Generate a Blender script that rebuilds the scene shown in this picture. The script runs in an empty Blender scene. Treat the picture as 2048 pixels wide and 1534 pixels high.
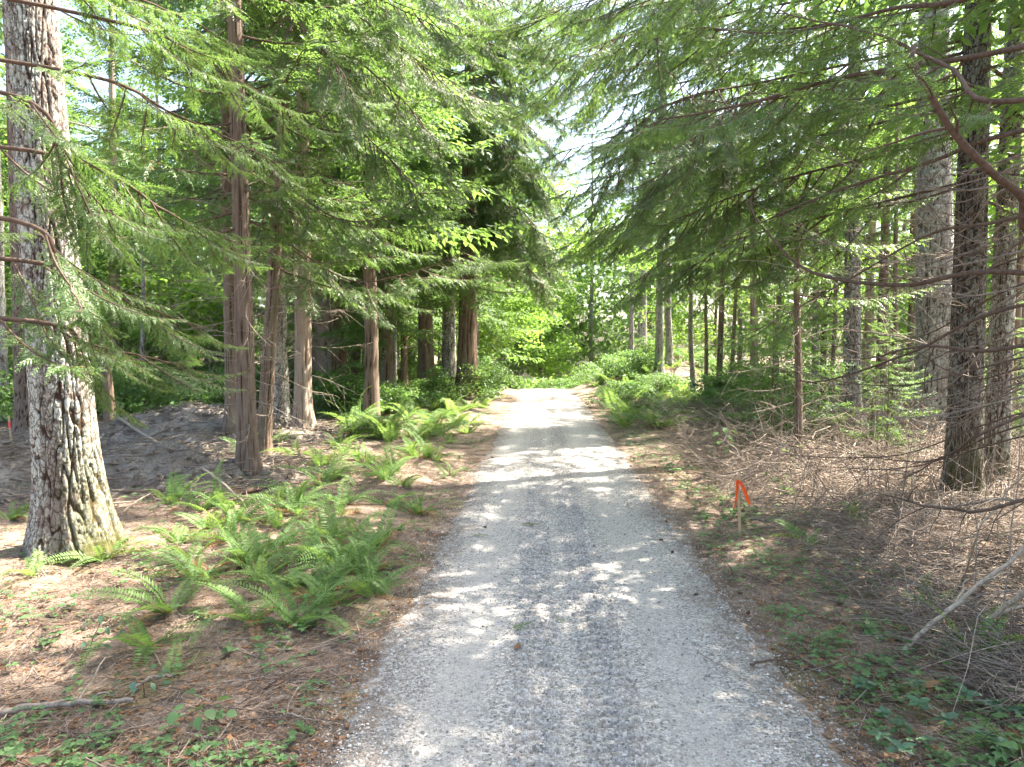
import bpy, math
import numpy as np

# ------------------------------------------------------------------ camera, sky, sun, exposure
S = bpy.context.scene
COL = S.collection
R = math.radians
CAM_H, F_PX, PITCH = 2.8, 1435.0, R(3.07)
cam_d = bpy.data.cameras.new('camera')
cam_d.sensor_fit = 'HORIZONTAL'; cam_d.sensor_width = 36.0
cam_d.lens = 36.0 * F_PX / 2048.0
cam_d.clip_start = 0.1; cam_d.clip_end = 1000.0
cam = bpy.data.objects.new('camera', cam_d); COL.objects.link(cam)
cam.location = (0, 0, CAM_H); cam.rotation_euler = (math.pi / 2 - PITCH, 0, 0)
S.camera = cam

SUN_EL, SUN_AZ = R(56), R(64)          # azimuth measured from +Y towards +X
W = bpy.data.worlds.new('World'); S.world = W; W.use_nodes = True
wn = W.node_tree.nodes; wl = W.node_tree.links; wn.clear()
sky = wn.new('ShaderNodeTexSky'); sky.sky_type = 'NISHITA'; sky.sun_disc = False
sky.sun_elevation = SUN_EL; sky.sun_rotation = SUN_AZ
sky.air_density = 1.0; sky.dust_density = 4.0; sky.ozone_density = 1.0
bg = wn.new('ShaderNodeBackground'); bg.inputs['Strength'].default_value = 0.105
wo = wn.new('ShaderNodeOutputWorld')
wl.new(sky.outputs[0], bg.inputs[0]); wl.new(bg.outputs[0], wo.inputs[0])

sun_d = bpy.data.lights.new('sun', 'SUN'); sun_d.energy = 4.7; sun_d.angle = R(0.53)
sun_d.color = (1.0, 0.93, 0.82)
sun = bpy.data.objects.new('sun', sun_d); COL.objects.link(sun)
sun.rotation_euler = (math.pi / 2 - SUN_EL, 0, math.pi - SUN_AZ)   # lamp -Z points away from the sun
sun.location = (40, 20, 60)

S.view_settings.view_transform = 'Standard'; S.view_settings.look = 'None'
S.view_settings.gamma = 1.0; S.view_settings.use_curve_mapping = False
S.view_settings.exposure = 2.92
S.render.engine = 'CYCLES'
S.cycles.use_adaptive_sampling = True; S.cycles.adaptive_threshold = 0.025
S.cycles.max_bounces = 6; S.cycles.diffuse_bounces = 4; S.cycles.glossy_bounces = 2
S.cycles.transmission_bounces = 4; S.cycles.transparent_max_bounces = 4
S.cycles.caustics_reflective = False; S.cycles.caustics_refractive = False
S.cycles.sample_clamp_indirect = 4.0
S.cycles.use_denoising = True
try:
    S.cycles.denoiser = 'OPENIMAGEDENOISE'; S.cycles.denoising_prefilter = 'ACCURATE'
except Exception:
    pass

# ------------------------------------------------------------------ helpers
def rng_(s): return np.random.default_rng(s)
_perm = rng_(11).permutation(256); _perm = np.concatenate([_perm, _perm, _perm])
_grad = rng_(12).normal(size=(256, 3)); _grad /= np.linalg.norm(_grad, axis=1)[:, None]

def pnoise(p):
    """gradient noise, p (...,3) -> about -0.7..0.7"""
    p = np.asarray(p, float); sh = p.shape[:-1]; p = p.reshape(-1, 3)
    i = np.floor(p).astype(int); f = p - i; u = f * f * f * (f * (f * 6 - 15) + 10); i &= 255
    def g(a, b, c):
        h = _perm[_perm[_perm[i[:, 0] + a] + i[:, 1] + b] + i[:, 2] + c]
        return (_grad[h] * (f - np.array([a, b, c]))).sum(1)
    x0 = g(0, 0, 0) * (1 - u[:, 0]) + g(1, 0, 0) * u[:, 0]; x1 = g(0, 1, 0) * (1 - u[:, 0]) + g(1, 1, 0) * u[:, 0]
    x2 = g(0, 0, 1) * (1 - u[:, 0]) + g(1, 0, 1) * u[:, 0]; x3 = g(0, 1, 1) * (1 - u[:, 0]) + g(1, 1, 1) * u[:, 0]
    y0 = x0 * (1 - u[:, 1]) + x1 * u[:, 1]; y1 = x2 * (1 - u[:, 1]) + x3 * u[:, 1]
    return (y0 * (1 - u[:, 2]) + y1 * u[:, 2]).reshape(sh)

def sstep(a, b, x):
    t = np.clip((x - a) / (b - a), 0, 1); return t * t * (3 - 2 * t)

def nrm(v):
    v = np.asarray(v, float); return v / np.maximum(np.linalg.norm(v, axis=-1, keepdims=True), 1e-9)

def mesh_np(name, V, F, mats, smooth=False, col=None, mi=None):
    """V (n,3); F (m,k) or a list of such arrays with different k"""
    V = np.ascontiguousarray(V, np.float32)
    Fs = F if isinstance(F, list) else [F]
    Fs = [np.asarray(f, np.int32) for f in Fs if len(f)]
    me = bpy.data.meshes.new(name)
    me.vertices.add(len(V)); me.vertices.foreach_set('co', V.ravel())
    li = np.concatenate([f.ravel() for f in Fs]); tot = np.concatenate([np.full(len(f), f.shape[1], np.int32) for f in Fs])
    me.loops.add(len(li)); me.loops.foreach_set('vertex_index', li)
    me.polygons.add(len(tot))
    me.polygons.foreach_set('loop_start', (np.cumsum(tot) - tot).astype(np.int32))
    if not isinstance(mats, (list, tuple)): mats = [mats]
    for m in mats: me.materials.append(m)
    if mi is not None: me.polygons.foreach_set('material_index', np.asarray(mi, np.int32))
    me.polygons.foreach_set('use_smooth', np.full(len(tot), smooth))
    me.update(calc_edges=True)
    if col is not None:
        a = me.attributes.new('tone', 'FLOAT_COLOR', 'POINT')
        c = np.ones((len(V), 4), np.float32); c[:, :col.shape[1]] = col; a.data.foreach_set('color', c.ravel())
    return me

def obj(name, me, parent=None, loc=(0, 0, 0), rot=(0, 0, 0), scale=1.0):
    o = bpy.data.objects.new(name, me); COL.objects.link(o)
    o.location = loc; o.rotation_euler = rot
    o.scale = (scale, scale, scale) if np.isscalar(scale) else scale
    if parent is not None: o.parent = parent
    return o

def tag(o, label=None, cat=None, group=None, kind=None):
    if label: o['label'] = label
    if cat: o['category'] = cat
    if group: o['group'] = group
    if kind: o['kind'] = kind
    return o

def empty(name, loc, label, cat, group=None, rz=0.0):
    o = bpy.data.objects.new(name, None); COL.objects.link(o); o.empty_display_size = 0.2
    o.location = loc; o.rotation_euler = (0, 0, rz)
    return tag(o, label, cat, group)

class MB:
    """collects vertex/face arrays"""
    def __init__(s): s.V = []; s.F = {}; s.n = 0; s.C = []
    def add(s, V, F, c=None):
        V = np.asarray(V, float).reshape(-1, 3); F = np.asarray(F, int)
        s.F.setdefault(F.shape[1], []).append(F + s.n); s.V.append(V); s.n += len(V)
        if c is not None: s.C.append(np.broadcast_to(c, (len(V), 3)))
    def mesh(s, name, mat, smooth=False):
        return mesh_np(name, np.concatenate(s.V), [np.concatenate(f) for f in s.F.values()], mat, smooth,
                       np.concatenate(s.C) if s.C else None)

def tube(P, r, k=6, cap=True):
    P = np.asarray(P, float); n = len(P); r = np.broadcast_to(r, (n,))
    T = nrm(np.gradient(P, axis=0))
    ref = np.array([0, 0, 1.0]) if abs(T[:, 2]).mean() < 0.8 else np.array([1.0, 0, 0])
    A = nrm(np.cross(T, ref)); B = np.cross(T, A)
    th = np.arange(k) * 2 * math.pi / k
    V = P[:, None] + r[:, None, None] * (np.cos(th)[None, :, None] * A[:, None] + np.sin(th)[None, :, None] * B[:, None])
    V = V.reshape(-1, 3)
    i, j = np.meshgrid(np.arange(n - 1), np.arange(k), indexing='ij'); i = i.ravel(); j = j.ravel(); j2 = (j + 1) % k
    F = np.stack([i * k + j, i * k + j2, (i + 1) * k + j2, (i + 1) * k + j], 1)
    return V, F

def smooth_line(P, n=24):
    """Catmull-Rom through control points"""
    P = np.asarray(P, float); P = np.concatenate([[2 * P[0] - P[1]], P, [2 * P[-1] - P[-2]]])
    m = len(P) - 3; u = np.linspace(0, m - 1e-6, n); i = u.astype(int); t = (u - i)[:, None]
    a, b, c, d = P[i], P[i + 1], P[i + 2], P[i + 3]
    return 0.5 * (2 * b + (c - a) * t + (2 * a - 5 * b + 4 * c - d) * t ** 2 + (3 * b - a - 3 * c + d) * t ** 3)

def ray(px, py):
    x, y = (px - 1024) / F_PX, (767 - py) / F_PX
    c, s = math.cos(PITCH), math.sin(PITCH)
    return np.array([x, c + s * y, -s + c * y])          # world direction, camera looks along +Y pitched down

def at(px, py, d):
    r = ray(px, py); return np.array([0, 0, CAM_H]) + r * (d / r[1])

def on_ground(px, py):
    r = ray(px, py); k = CAM_H / -r[2]; p = r * k
    for _ in range(6):                                   # walk onto the relief
        k = (CAM_H - H(p[0], p[1])) / -r[2]; p = r * k
    return np.array([p[0], p[1], H(p[0], p[1])])

# ------------------------------------------------------------------ relief of the place
def xc(y): return 0.30 + 0.043 * np.asarray(y, float)          # centre line of the drive
HALF = 1.78
MOUNDS = [(-9.2, 20.5, 3.0, 1.7, 1.0), (-7.2, 14.6, 2.0, 1.0, 0.72), (-10.6, 13.8, 2.3, 1.3, 0.9), (-13.5, 16.0, 2.5, 2.0, 0.6)]

def mound_h(x, y):
    z = np.zeros(np.broadcast(x, y).shape)
    for mx, my, sx, sy, h in MOUNDS:
        q = ((x - mx) / sx) ** 2 + ((y - my) / sy) ** 2
        z = np.maximum(z, h * np.exp(-q * 1.1) * 1.02)
    return z

def ground_h(x, y):
    x = np.asarray(x, float); y = np.asarray(y, float); x, y = np.broadcast_arrays(x, y)
    p = np.stack([x, y, np.zeros_like(x)], -1)
    off = np.abs(x - xc(y)); w = sstep(HALF - 0.1, HALF + 1.6, off)
    z = w * (0.30 * pnoise(p * 0.16 + 3.1) + 0.16 * pnoise(p * 0.55 + 7.7) + 0.085 * pnoise(p * 1.9 + 1.3))
    z = z + w * 0.06
    z = z + 1.9 * np.exp(-(((x - 9.0) / 4.0) ** 2 + ((y - 42) / 4.0) ** 2)) + 0.7 * np.exp(-(((x + 2.4) / 2.0) ** 2 + ((y - 41) / 4.0) ** 2))
    crest = np.maximum(y - 41.5, 0)
    z = z - np.minimum(0.0045 * crest ** 2, 0.16 * crest) * np.exp(-((x - xc(y)) / 9.0) ** 2)
    return z

def H(x, y):
    z = ground_h(x, y) + mound_h(x, y); return float(z) if np.ndim(z) == 0 else z

# ------------------------------------------------------------------ materials
def new_mat(name):
    m = bpy.data.materials.new(name); m.use_nodes = True; nt = m.node_tree; nt.nodes.clear()
    out = nt.nodes.new('ShaderNodeOutputMaterial'); return m, nt, out

def N(nt, t, **kw):
    n = nt.nodes.new(t)
    for k, v in kw.items():
        if k.startswith('i_'):
            key = k[2:].replace('_', ' '); n.inputs[key].default_value = v
        else: setattr(n, k, v)
    return n

def noise(nt, vec, scale, detail=4, rough=0.55, dist=0.0):
    n = N(nt, 'ShaderNodeTexNoise'); n.inputs['Scale'].default_value = scale; n.inputs['Detail'].default_value = detail
    n.inputs['Roughness'].default_value = rough; n.inputs['Distortion'].default_value = dist
    if vec is not None: nt.links.new(vec, n.inputs['Vector'])
    return n.outputs['Fac']

def ramp(nt, fac, stops):
    n = N(nt, 'ShaderNodeValToRGB'); e = n.color_ramp.elements
    while len(e) < len(stops): e.new(0.5)
    for s, (p, c) in zip(e, stops):
        s.position = p; s.color = (c, c, c, 1) if np.isscalar(c) else (*c, 1)
    nt.links.new(fac, n.inputs[0]); return n.outputs[0]

def mix(nt, fac, a, b, mode='MIX'):
    n = N(nt, 'ShaderNodeMix', data_type='RGBA', blend_type=mode, clamp_factor=True)
    for key, v in ((0, fac), (6, a), (7, b)):
        if hasattr(v, 'is_linked') or isinstance(v, bpy.types.NodeSocket): nt.links.new(v, n.inputs[key])
        else: n.inputs[key].default_value = v if key == 0 else (*v, 1)
    return n.outputs[2]

def math_(nt, op, a, b=None):
    n = N(nt, 'ShaderNodeMath', operation=op)
    for k, v in ((0, a), (1, b)):
        if v is None: continue
        if isinstance(v, bpy.types.NodeSocket): nt.links.new(v, n.inputs[k])
        else: n.inputs[k].default_value = v
    return n.outputs[0]

def bump(nt, h, strength, dist, nin=None):
    b = N(nt, 'ShaderNodeBump'); b.inputs['Strength'].default_value = strength; b.inputs['Distance'].default_value = dist
    nt.links.new(h, b.inputs['Height'])
    if nin is not None: nt.links.new(nin, b.inputs['Normal'])
    return b.outputs[0]

def principled(nt, out, base, rough=0.9, spec=0.2, normal=None):
    p = N(nt, 'ShaderNodeBsdfPrincipled'); p.inputs['Roughness'].default_value = rough
    p.inputs['Specular IOR Level'].default_value = spec
    if isinstance(base, bpy.types.NodeSocket): nt.links.new(base, p.inputs['Base Color'])
    else: p.inputs['Base Color'].default_value = (*base, 1)
    if normal is not None: nt.links.new(normal, p.inputs['Normal'])
    if out is not None: nt.links.new(p.outputs[0], out.inputs[0])
    return p

def leaf_mat(name, dark, light, glow, transl=0.4, rough=0.45, spec=0.35, brown=0.0):
    m, nt, out = new_mat(name)
    g = N(nt, 'ShaderNodeNewGeometry'); oi = N(nt, 'ShaderNodeObjectInfo')
    c = mix(nt, g.outputs['Random Per Island'], dark, light)
    pos = noise(nt, g.outputs['Position'], 0.9, 2)
    c = mix(nt, ramp(nt, pos, [(0.35, 0.0), (0.7, 0.55)]), c, light)
    hs = N(nt, 'ShaderNodeHueSaturation'); nt.links.new(c, hs.inputs['Color'])
    v = N(nt, 'ShaderNodeMapRange'); v.inputs['To Min'].default_value = 0.75; v.inputs['To Max'].default_value = 1.25
    nt.links.new(oi.outputs['Random'], v.inputs['Value']); nt.links.new(v.outputs[0], hs.inputs['Value'])
    c = hs.outputs[0]
    if brown > 0:
        k = math_(nt, 'GREATER_THAN', g.outputs['Random Per Island'], 1.0 - brown)
        c = mix(nt, k, c, (0.22, 0.10, 0.035))
    p = principled(nt, None, c, rough, spec)
    t = N(nt, 'ShaderNodeBsdfTranslucent'); nt.links.new(mix(nt, 0.6, c, glow), t.inputs['Color'])
    ms = N(nt, 'ShaderNodeMixShader'); ms.inputs[0].default_value = transl
    nt.links.new(p.outputs[0], ms.inputs[1]); nt.links.new(t.outputs[0], ms.inputs[2]); nt.links.new(ms.outputs[0], out.inputs[0])
    return m

M = {}
M['cedar_leaf'] = leaf_mat('cedar_foliage', (0.046, 0.093, 0.035), (0.122, 0.196, 0.062), (0.25, 0.42, 0.068), 0.46, 0.42, 0.45, 0.012)
M['cedar_far'] = leaf_mat('conifer_foliage', (0.050, 0.100, 0.038), (0.126, 0.205, 0.066), (0.27, 0.45, 0.07), 0.48, 0.5, 0.35)
M['maple_leaf'] = leaf_mat('maple_foliage', (0.070, 0.140, 0.035), (0.130, 0.230, 0.055), (0.36, 0.58, 0.07), 0.58, 0.5, 0.35)
M['shrub_leaf'] = leaf_mat('shrub_foliage', (0.055, 0.115, 0.035), (0.11, 0.20, 0.06), (0.25, 0.42, 0.06), 0.4, 0.4, 0.4)
M['fern_leaf'] = leaf_mat('fern_foliage', (0.080, 0.155, 0.045), (0.150, 0.250, 0.075), (0.33, 0.50, 0.08), 0.42, 0.5, 0.3)
M['cover_leaf'] = leaf_mat('cover_foliage', (0.070, 0.140, 0.050), (0.130, 0.225, 0.085), (0.28, 0.42, 0.10), 0.35, 0.5, 0.35)
M['glossy_leaf'] = leaf_mat('glossy_foliage', (0.045, 0.105, 0.060), (0.075, 0.150, 0.085), (0.16, 0.30, 0.08), 0.3, 0.35, 0.45)
M['dead_leaf'] = leaf_mat('dead_leaf', (0.16, 0.075, 0.035), (0.34, 0.19, 0.10), (0.4, 0.2, 0.08), 0.25, 0.7, 0.2)

def bark_mat(name, furrow, plate, plate2, lichen, lich_amt, moss=(0.080, 0.078, 0.028), zs=0.25, bscale=14, crack=0.0):
    """tone attribute: r = plate height (0 crack, 1 plate), g = lichen, b = moss"""
    m, nt, out = new_mat(name)
    tc = N(nt, 'ShaderNodeTexCoord'); at_ = N(nt, 'ShaderNodeAttribute', attribute_name='tone')
    sp = N(nt, 'ShaderNodeSeparateColor'); nt.links.new(at_.outputs['Color'], sp.inputs[0])
    mp = N(nt, 'ShaderNodeMapping'); mp.inputs['Scale'].default_value = (1, 1, zs); nt.links.new(tc.outputs['Object'], mp.inputs[0])
    n1 = noise(nt, mp.outputs[0], bscale, 6, 0.65); n2 = noise(nt, tc.outputs['Object'], 5.0, 5, 0.6, 0.4); n3 = noise(nt, tc.outputs['Object'], 38, 4, 0.7)
    c = mix(nt, ramp(nt, n1, [(0.35, 0.0), (0.65, 1.0)]), plate, plate2)
    lf = math_(nt, 'MULTIPLY', ramp(nt, n2, [(0.38, 0.0), (0.50, 1.0)]), math_(nt, 'MULTIPLY', sp.outputs[1], lich_amt))
    lf = math_(nt, 'MULTIPLY', lf, ramp(nt, n3, [(0.36, 0.25), (0.55, 1.0)]))
    c = mix(nt, lf, c, lichen)
    c = mix(nt, ramp(nt, sp.outputs[0], [(0.15, 1.0), (0.62, 0.0)]), c, furrow)
    if crack > 0:                                   # flakes parting along fine cracks
        mv = N(nt, 'ShaderNodeMapping'); mv.inputs['Scale'].default_value = (1, 1, 0.42); wv = N(nt, 'ShaderNodeVectorMath', operation='MULTIPLY_ADD'); nz = N(nt, 'ShaderNodeTexNoise'); nz.inputs['Scale'].default_value = 9.0; nt.links.new(tc.outputs['Object'], nz.inputs['Vector'])
        nt.links.new(nz.outputs['Color'], wv.inputs[0]); wv.inputs[1].default_value = (0.12, 0.12, 0.2); nt.links.new(tc.outputs['Object'], wv.inputs[2]); nt.links.new(wv.outputs[0], mv.inputs[0])
        vo = N(nt, 'ShaderNodeTexVoronoi', feature='DISTANCE_TO_EDGE'); vo.inputs['Scale'].default_value = 13.0; nt.links.new(mv.outputs[0], vo.inputs['Vector'])
        c = mix(nt, math_(nt, 'MULTIPLY', ramp(nt, vo.outputs['Distance'], [(0.02, 1.0), (0.12, 0.0)]), crack), c, furrow)
    mf = math_(nt, 'MULTIPLY', sp.outputs[2], ramp(nt, n2, [(0.3, 0.2), (0.55, 1.0)]))
    c = mix(nt, mf, c, moss)
    nb = bump(nt, n1, 0.8, 0.03); nb = bump(nt, n3, 0.7, 0.010, nb)
    principled(nt, out, c, 0.92, 0.12, nb)
    return m

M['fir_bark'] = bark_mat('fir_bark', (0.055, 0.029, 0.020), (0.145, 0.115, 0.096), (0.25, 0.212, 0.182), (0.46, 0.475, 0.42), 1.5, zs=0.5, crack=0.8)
M['grey_bark'] = bark_mat('grey_bark', (0.075, 0.055, 0.045), (0.18, 0.155, 0.14), (0.28, 0.255, 0.235), (0.42, 0.43, 0.39), 1.0, crack=0.6)
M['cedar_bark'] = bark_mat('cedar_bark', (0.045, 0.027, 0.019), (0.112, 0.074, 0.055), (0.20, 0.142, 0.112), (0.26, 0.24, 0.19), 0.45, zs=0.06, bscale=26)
M['dark_bark'] = bark_mat('dark_bark', (0.055, 0.032, 0.022), (0.13, 0.080, 0.055), (0.21, 0.145, 0.11), (0.24, 0.25, 0.18), 0.5, zs=0.07, bscale=24)
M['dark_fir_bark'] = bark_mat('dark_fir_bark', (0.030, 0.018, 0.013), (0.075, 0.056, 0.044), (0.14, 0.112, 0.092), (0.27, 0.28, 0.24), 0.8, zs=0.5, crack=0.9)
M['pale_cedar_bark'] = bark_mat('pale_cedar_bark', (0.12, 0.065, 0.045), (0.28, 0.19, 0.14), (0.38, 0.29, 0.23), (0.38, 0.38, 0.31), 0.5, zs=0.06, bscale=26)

def twig_mat(name, a, b, sc=30):
    m, nt, out = new_mat(name)
    g = N(nt, 'ShaderNodeNewGeometry'); n = noise(nt, g.outputs['Position'], sc, 4)
    c = mix(nt, g.outputs['Random Per Island'], a, b); c = mix(nt, ramp(nt, n, [(0.4, 0.0), (0.65, 0.6)]), c, tuple(0.45 * v for v in a))
    principled(nt, out, c, 0.85, 0.15, bump(nt, n, 0.4, 0.004)); return m

M['limb'] = twig_mat('limb_wood', (0.105, 0.068, 0.05), (0.145, 0.10, 0.075))
M['dead_twig'] = twig_mat('dead_twig', (0.20, 0.152, 0.118), (0.37, 0.305, 0.25))
M['bleached'] = twig_mat('bleached_wood', (0.42, 0.33, 0.25), (0.52, 0.43, 0.34))
M['needle'] = twig_mat('dry_needles', (0.22, 0.14, 0.095), (0.48, 0.345, 0.25))
M['stem'] = twig_mat('green_stem', (0.12, 0.14, 0.05), (0.16, 0.17, 0.06))
M['lath'] = twig_mat('pine_lath', (0.50, 0.36, 0.20), (0.55, 0.41, 0.24), 60)

def flat_mat(name, c, rough=0.6, spec=0.3, transl=0.0):
    m, nt, out = new_mat(name); g = N(nt, 'ShaderNodeNewGeometry')
    n = noise(nt, g.outputs['Position'], 40, 3); cc = mix(nt, ramp(nt, n, [(0.35, 0.0), (0.7, 0.35)]), c, tuple(v * 0.6 for v in c))
    p = principled(nt, out, cc, rough, spec)
    if transl:
        t = N(nt, 'ShaderNodeBsdfTranslucent'); nt.links.new(cc, t.inputs[0]); ms = N(nt, 'ShaderNodeMixShader'); ms.inputs[0].default_value = transl
        nt.links.new(p.outputs[0], ms.inputs[1]); nt.links.new(t.outputs[0], ms.inputs[2]); nt.links.new(ms.outputs[0], out.inputs[0])
    return m
M['ribbon'] = flat_mat('orange_ribbon', (0.95, 0.12, 0.02), 0.35, 0.4, 0.4)
M['pink_paint'] = flat_mat('pink_paint', (0.75, 0.10, 0.09), 0.5)
M['cone'] = flat_mat('cone_scale', (0.085, 0.045, 0.028), 0.8)

def ground_mat():
    m, nt, out = new_mat('forest_floor')
    g = N(nt, 'ShaderNodeNewGeometry'); P = g.outputs['Position']
    big = noise(nt, P, 0.55, 4, 0.6, 0.6); mid = noise(nt, P, 3.2, 5, 0.65); fine = noise(nt, P, 34, 5, 0.75)
    def needles(sc, rot, seed):
        mp = N(nt, 'ShaderNodeMapping'); mp.inputs['Scale'].default_value = (sc, sc * 0.13, sc); mp.inputs['Rotation'].default_value = (0, 0, rot); mp.inputs['Location'].default_value = (seed, seed, 0)
        w = N(nt, 'ShaderNodeVectorMath', operation='MULTIPLY_ADD'); nz = N(nt, 'ShaderNodeTexNoise'); nz.inputs['Scale'].default_value = 4.0; nt.links.new(P, nz.inputs['Vector'])
        nt.links.new(nz.outputs['Color'], w.inputs[0]); w.inputs[1].default_value = (0.25, 0.25, 0); nt.links.new(P, w.inputs[2])
        nt.links.new(w.outputs[0], mp.inputs[0]); return noise(nt, mp.outputs[0], 1.0, 2, 0.6)
    a = needles(70, 0.5, 0); b = needles(80, 2.1, 5.0); c_ = needles(64, 1.25, 9.0)
    st = math_(nt, 'MAXIMUM', math_(nt, 'MAXIMUM', a, b), c_)
    soil = mix(nt, ramp(nt, mid, [(0.35, 0.0), (0.68, 1.0)]), (0.105, 0.077, 0.060), (0.235, 0.175, 0.135))
    c = mix(nt, ramp(nt, st, [(0.56, 0.0), (0.72, 0.85)]), soil, (0.43, 0.325, 0.245))
    c = mix(nt, ramp(nt, fine, [(0.56, 0.0), (0.70, 0.75)]), c, (0.055, 0.033, 0.024))
    mo = math_(nt, 'MULTIPLY', ramp(nt, big, [(0.55, 0.0), (0.68, 0.7)]), ramp(nt, fine, [(0.36, 0.2), (0.56, 1.0)]))
    c = mix(nt, mo, c, (0.135, 0.135, 0.035))
    c = mix(nt, ramp(nt, noise(nt, P, 1.3, 5, 0.62, 0.5), [(0.50, 0.0), (0.64, 0.75)]), c, (0.070, 0.048, 0.037))
    h = math_(nt, 'ADD', math_(nt, 'MULTIPLY', st, 0.6), fine)
    principled(nt, out, c, 0.95, 0.1, bump(nt, h, 0.7, 0.025)); return m
M['ground'] = ground_mat()

def dirt_mat():
    m, nt, out = new_mat('bare_dirt')
    g = N(nt, 'ShaderNodeNewGeometry'); P = g.outputs['Position']
    a = noise(nt, P, 1.4, 5, 0.65); b = noise(nt, P, 16, 5, 0.7); d = noise(nt, P, 60, 3, 0.7)
    c = mix(nt, ramp(nt, a, [(0.35, 0.0), (0.65, 1.0)]), (0.30, 0.245, 0.20), (0.43, 0.375, 0.32))
    c = mix(nt, ramp(nt, b, [(0.52, 0.0), (0.68, 0.8)]), c, (0.16, 0.118, 0.092))
    principled(nt, out, c, 0.95, 0.1, bump(nt, d, 0.8, 0.03, bump(nt, b, 1.0, 0.12))); return m
M['dirt'] = dirt_mat()

def road_mat():
    m, nt, out = new_mat('crushed_gravel')
    g = N(nt, 'ShaderNodeNewGeometry'); P = g.outputs['Position']
    at_ = N(nt, 'ShaderNodeAttribute', attribute_name='tone'); sp = N(nt, 'ShaderNodeSeparateColor'); nt.links.new(at_.outputs['Color'], sp.inputs[0])
    def vor(s):
        v = N(nt, 'ShaderNodeTexVoronoi'); v.inputs['Scale'].default_value = s; v.inputs['Randomness'].default_value = 1.0; nt.links.new(P, v.inputs['Vector']); return v
    v1, v2 = vor(50), vor(110)
    s1 = N(nt, 'ShaderNodeSeparateColor'); nt.links.new(v1.outputs['Color'], s1.inputs[0]); s2 = N(nt, 'ShaderNodeSeparateColor'); nt.links.new(v2.outputs['Color'], s2.inputs[0])
    t = math_(nt, 'ADD', math_(nt, 'MULTIPLY', s1.outputs[0], 0.70), math_(nt, 'MULTIPLY', s2.outputs[1], 0.30))
    c = ramp(nt, t, [(0.06, (0.12, 0.111, 0.10)), (0.32, (0.31, 0.287, 0.26)), (0.64, (0.43, 0.40, 0.363)), (0.95, (0.66, 0.625, 0.58))])
    fines = noise(nt, P, 1.1, 4, 0.6)
    c = mix(nt, math_(nt, 'MULTIPLY', sp.outputs[0], ramp(nt, fines, [(0.3, 0.3), (0.7, 0.8)])), c, (0.43, 0.40, 0.365))
    c = mix(nt, math_(nt, 'MULTIPLY', sp.outputs[1], ramp(nt, noise(nt, P, 7, 5, 0.7), [(0.30, 0.0), (0.60, 0.95)])), c, (0.145, 0.105, 0.08))
    c = mix(nt, math_(nt, 'MULTIPLY', sp.outputs[2], 0.5), c, mix(nt, s1.outputs[1], (0.15, 0.138, 0.125), (0.30, 0.28, 0.255)))  # darker churned gravel plus the painted shade of the lug hollows
    h = math_(nt, 'SUBTRACT', 1.0, math_(nt, 'ADD', math_(nt, 'MULTIPLY', v1.outputs['Distance'], 1.0), math_(nt, 'MULTIPLY', v2.outputs['Distance'], 0.5)))
    principled(nt, out, c, 0.9, 0.2, bump(nt, h, 0.95, 0.018)); return m
M['road'] = road_mat()

def stone_mat():
    m, nt, out = new_mat('gravel_stone'); g = N(nt, 'ShaderNodeNewGeometry')
    c = ramp(nt, g.outputs['Random Per Island'], [(0.0, (0.16, 0.147, 0.133)), (0.5, (0.36, 0.335, 0.30)), (0.85, (0.45, 0.42, 0.385)), (1.0, (0.55, 0.54, 0.52))])
    principled(nt, out, c, 0.85, 0.25); return m
M['stone'] = stone_mat()

# ------------------------------------------------------------------ ground, drive, mound
def build_ground():
    u = np.linspace(-1, 1, 360); xs = 8.5 * np.sinh(u * 3.4)
    v = np.linspace(0, 1, 330); ys = -30 + 33.0 * v / 0.08 * (v < 0.08) + (v >= 0.08) * (33.0 + 5.0 * np.sinh((v - 0.08) / 0.92 * 4.3) )
    X, Y = np.meshgrid(xs, ys); Z = ground_h(X, Y)
    off = np.abs(X - xc(Y)); Z = Z - 0.07 * (1 - sstep(HALF - 0.35, HALF - 0.05, off))
    n = len(xs); i, j = np.meshgrid(np.arange(len(ys) - 1), np.arange(n - 1), indexing='ij'); a = (i * n + j).ravel()
    F = np.stack([a, a + 1, a + n + 1, a + n], 1)
    o = obj('ground', mesh_np('ground', np.stack([X, Y, Z], -1).reshape(-1, 3), F, M['ground'], True)); tag(o, kind='structure')
build_ground()

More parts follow.
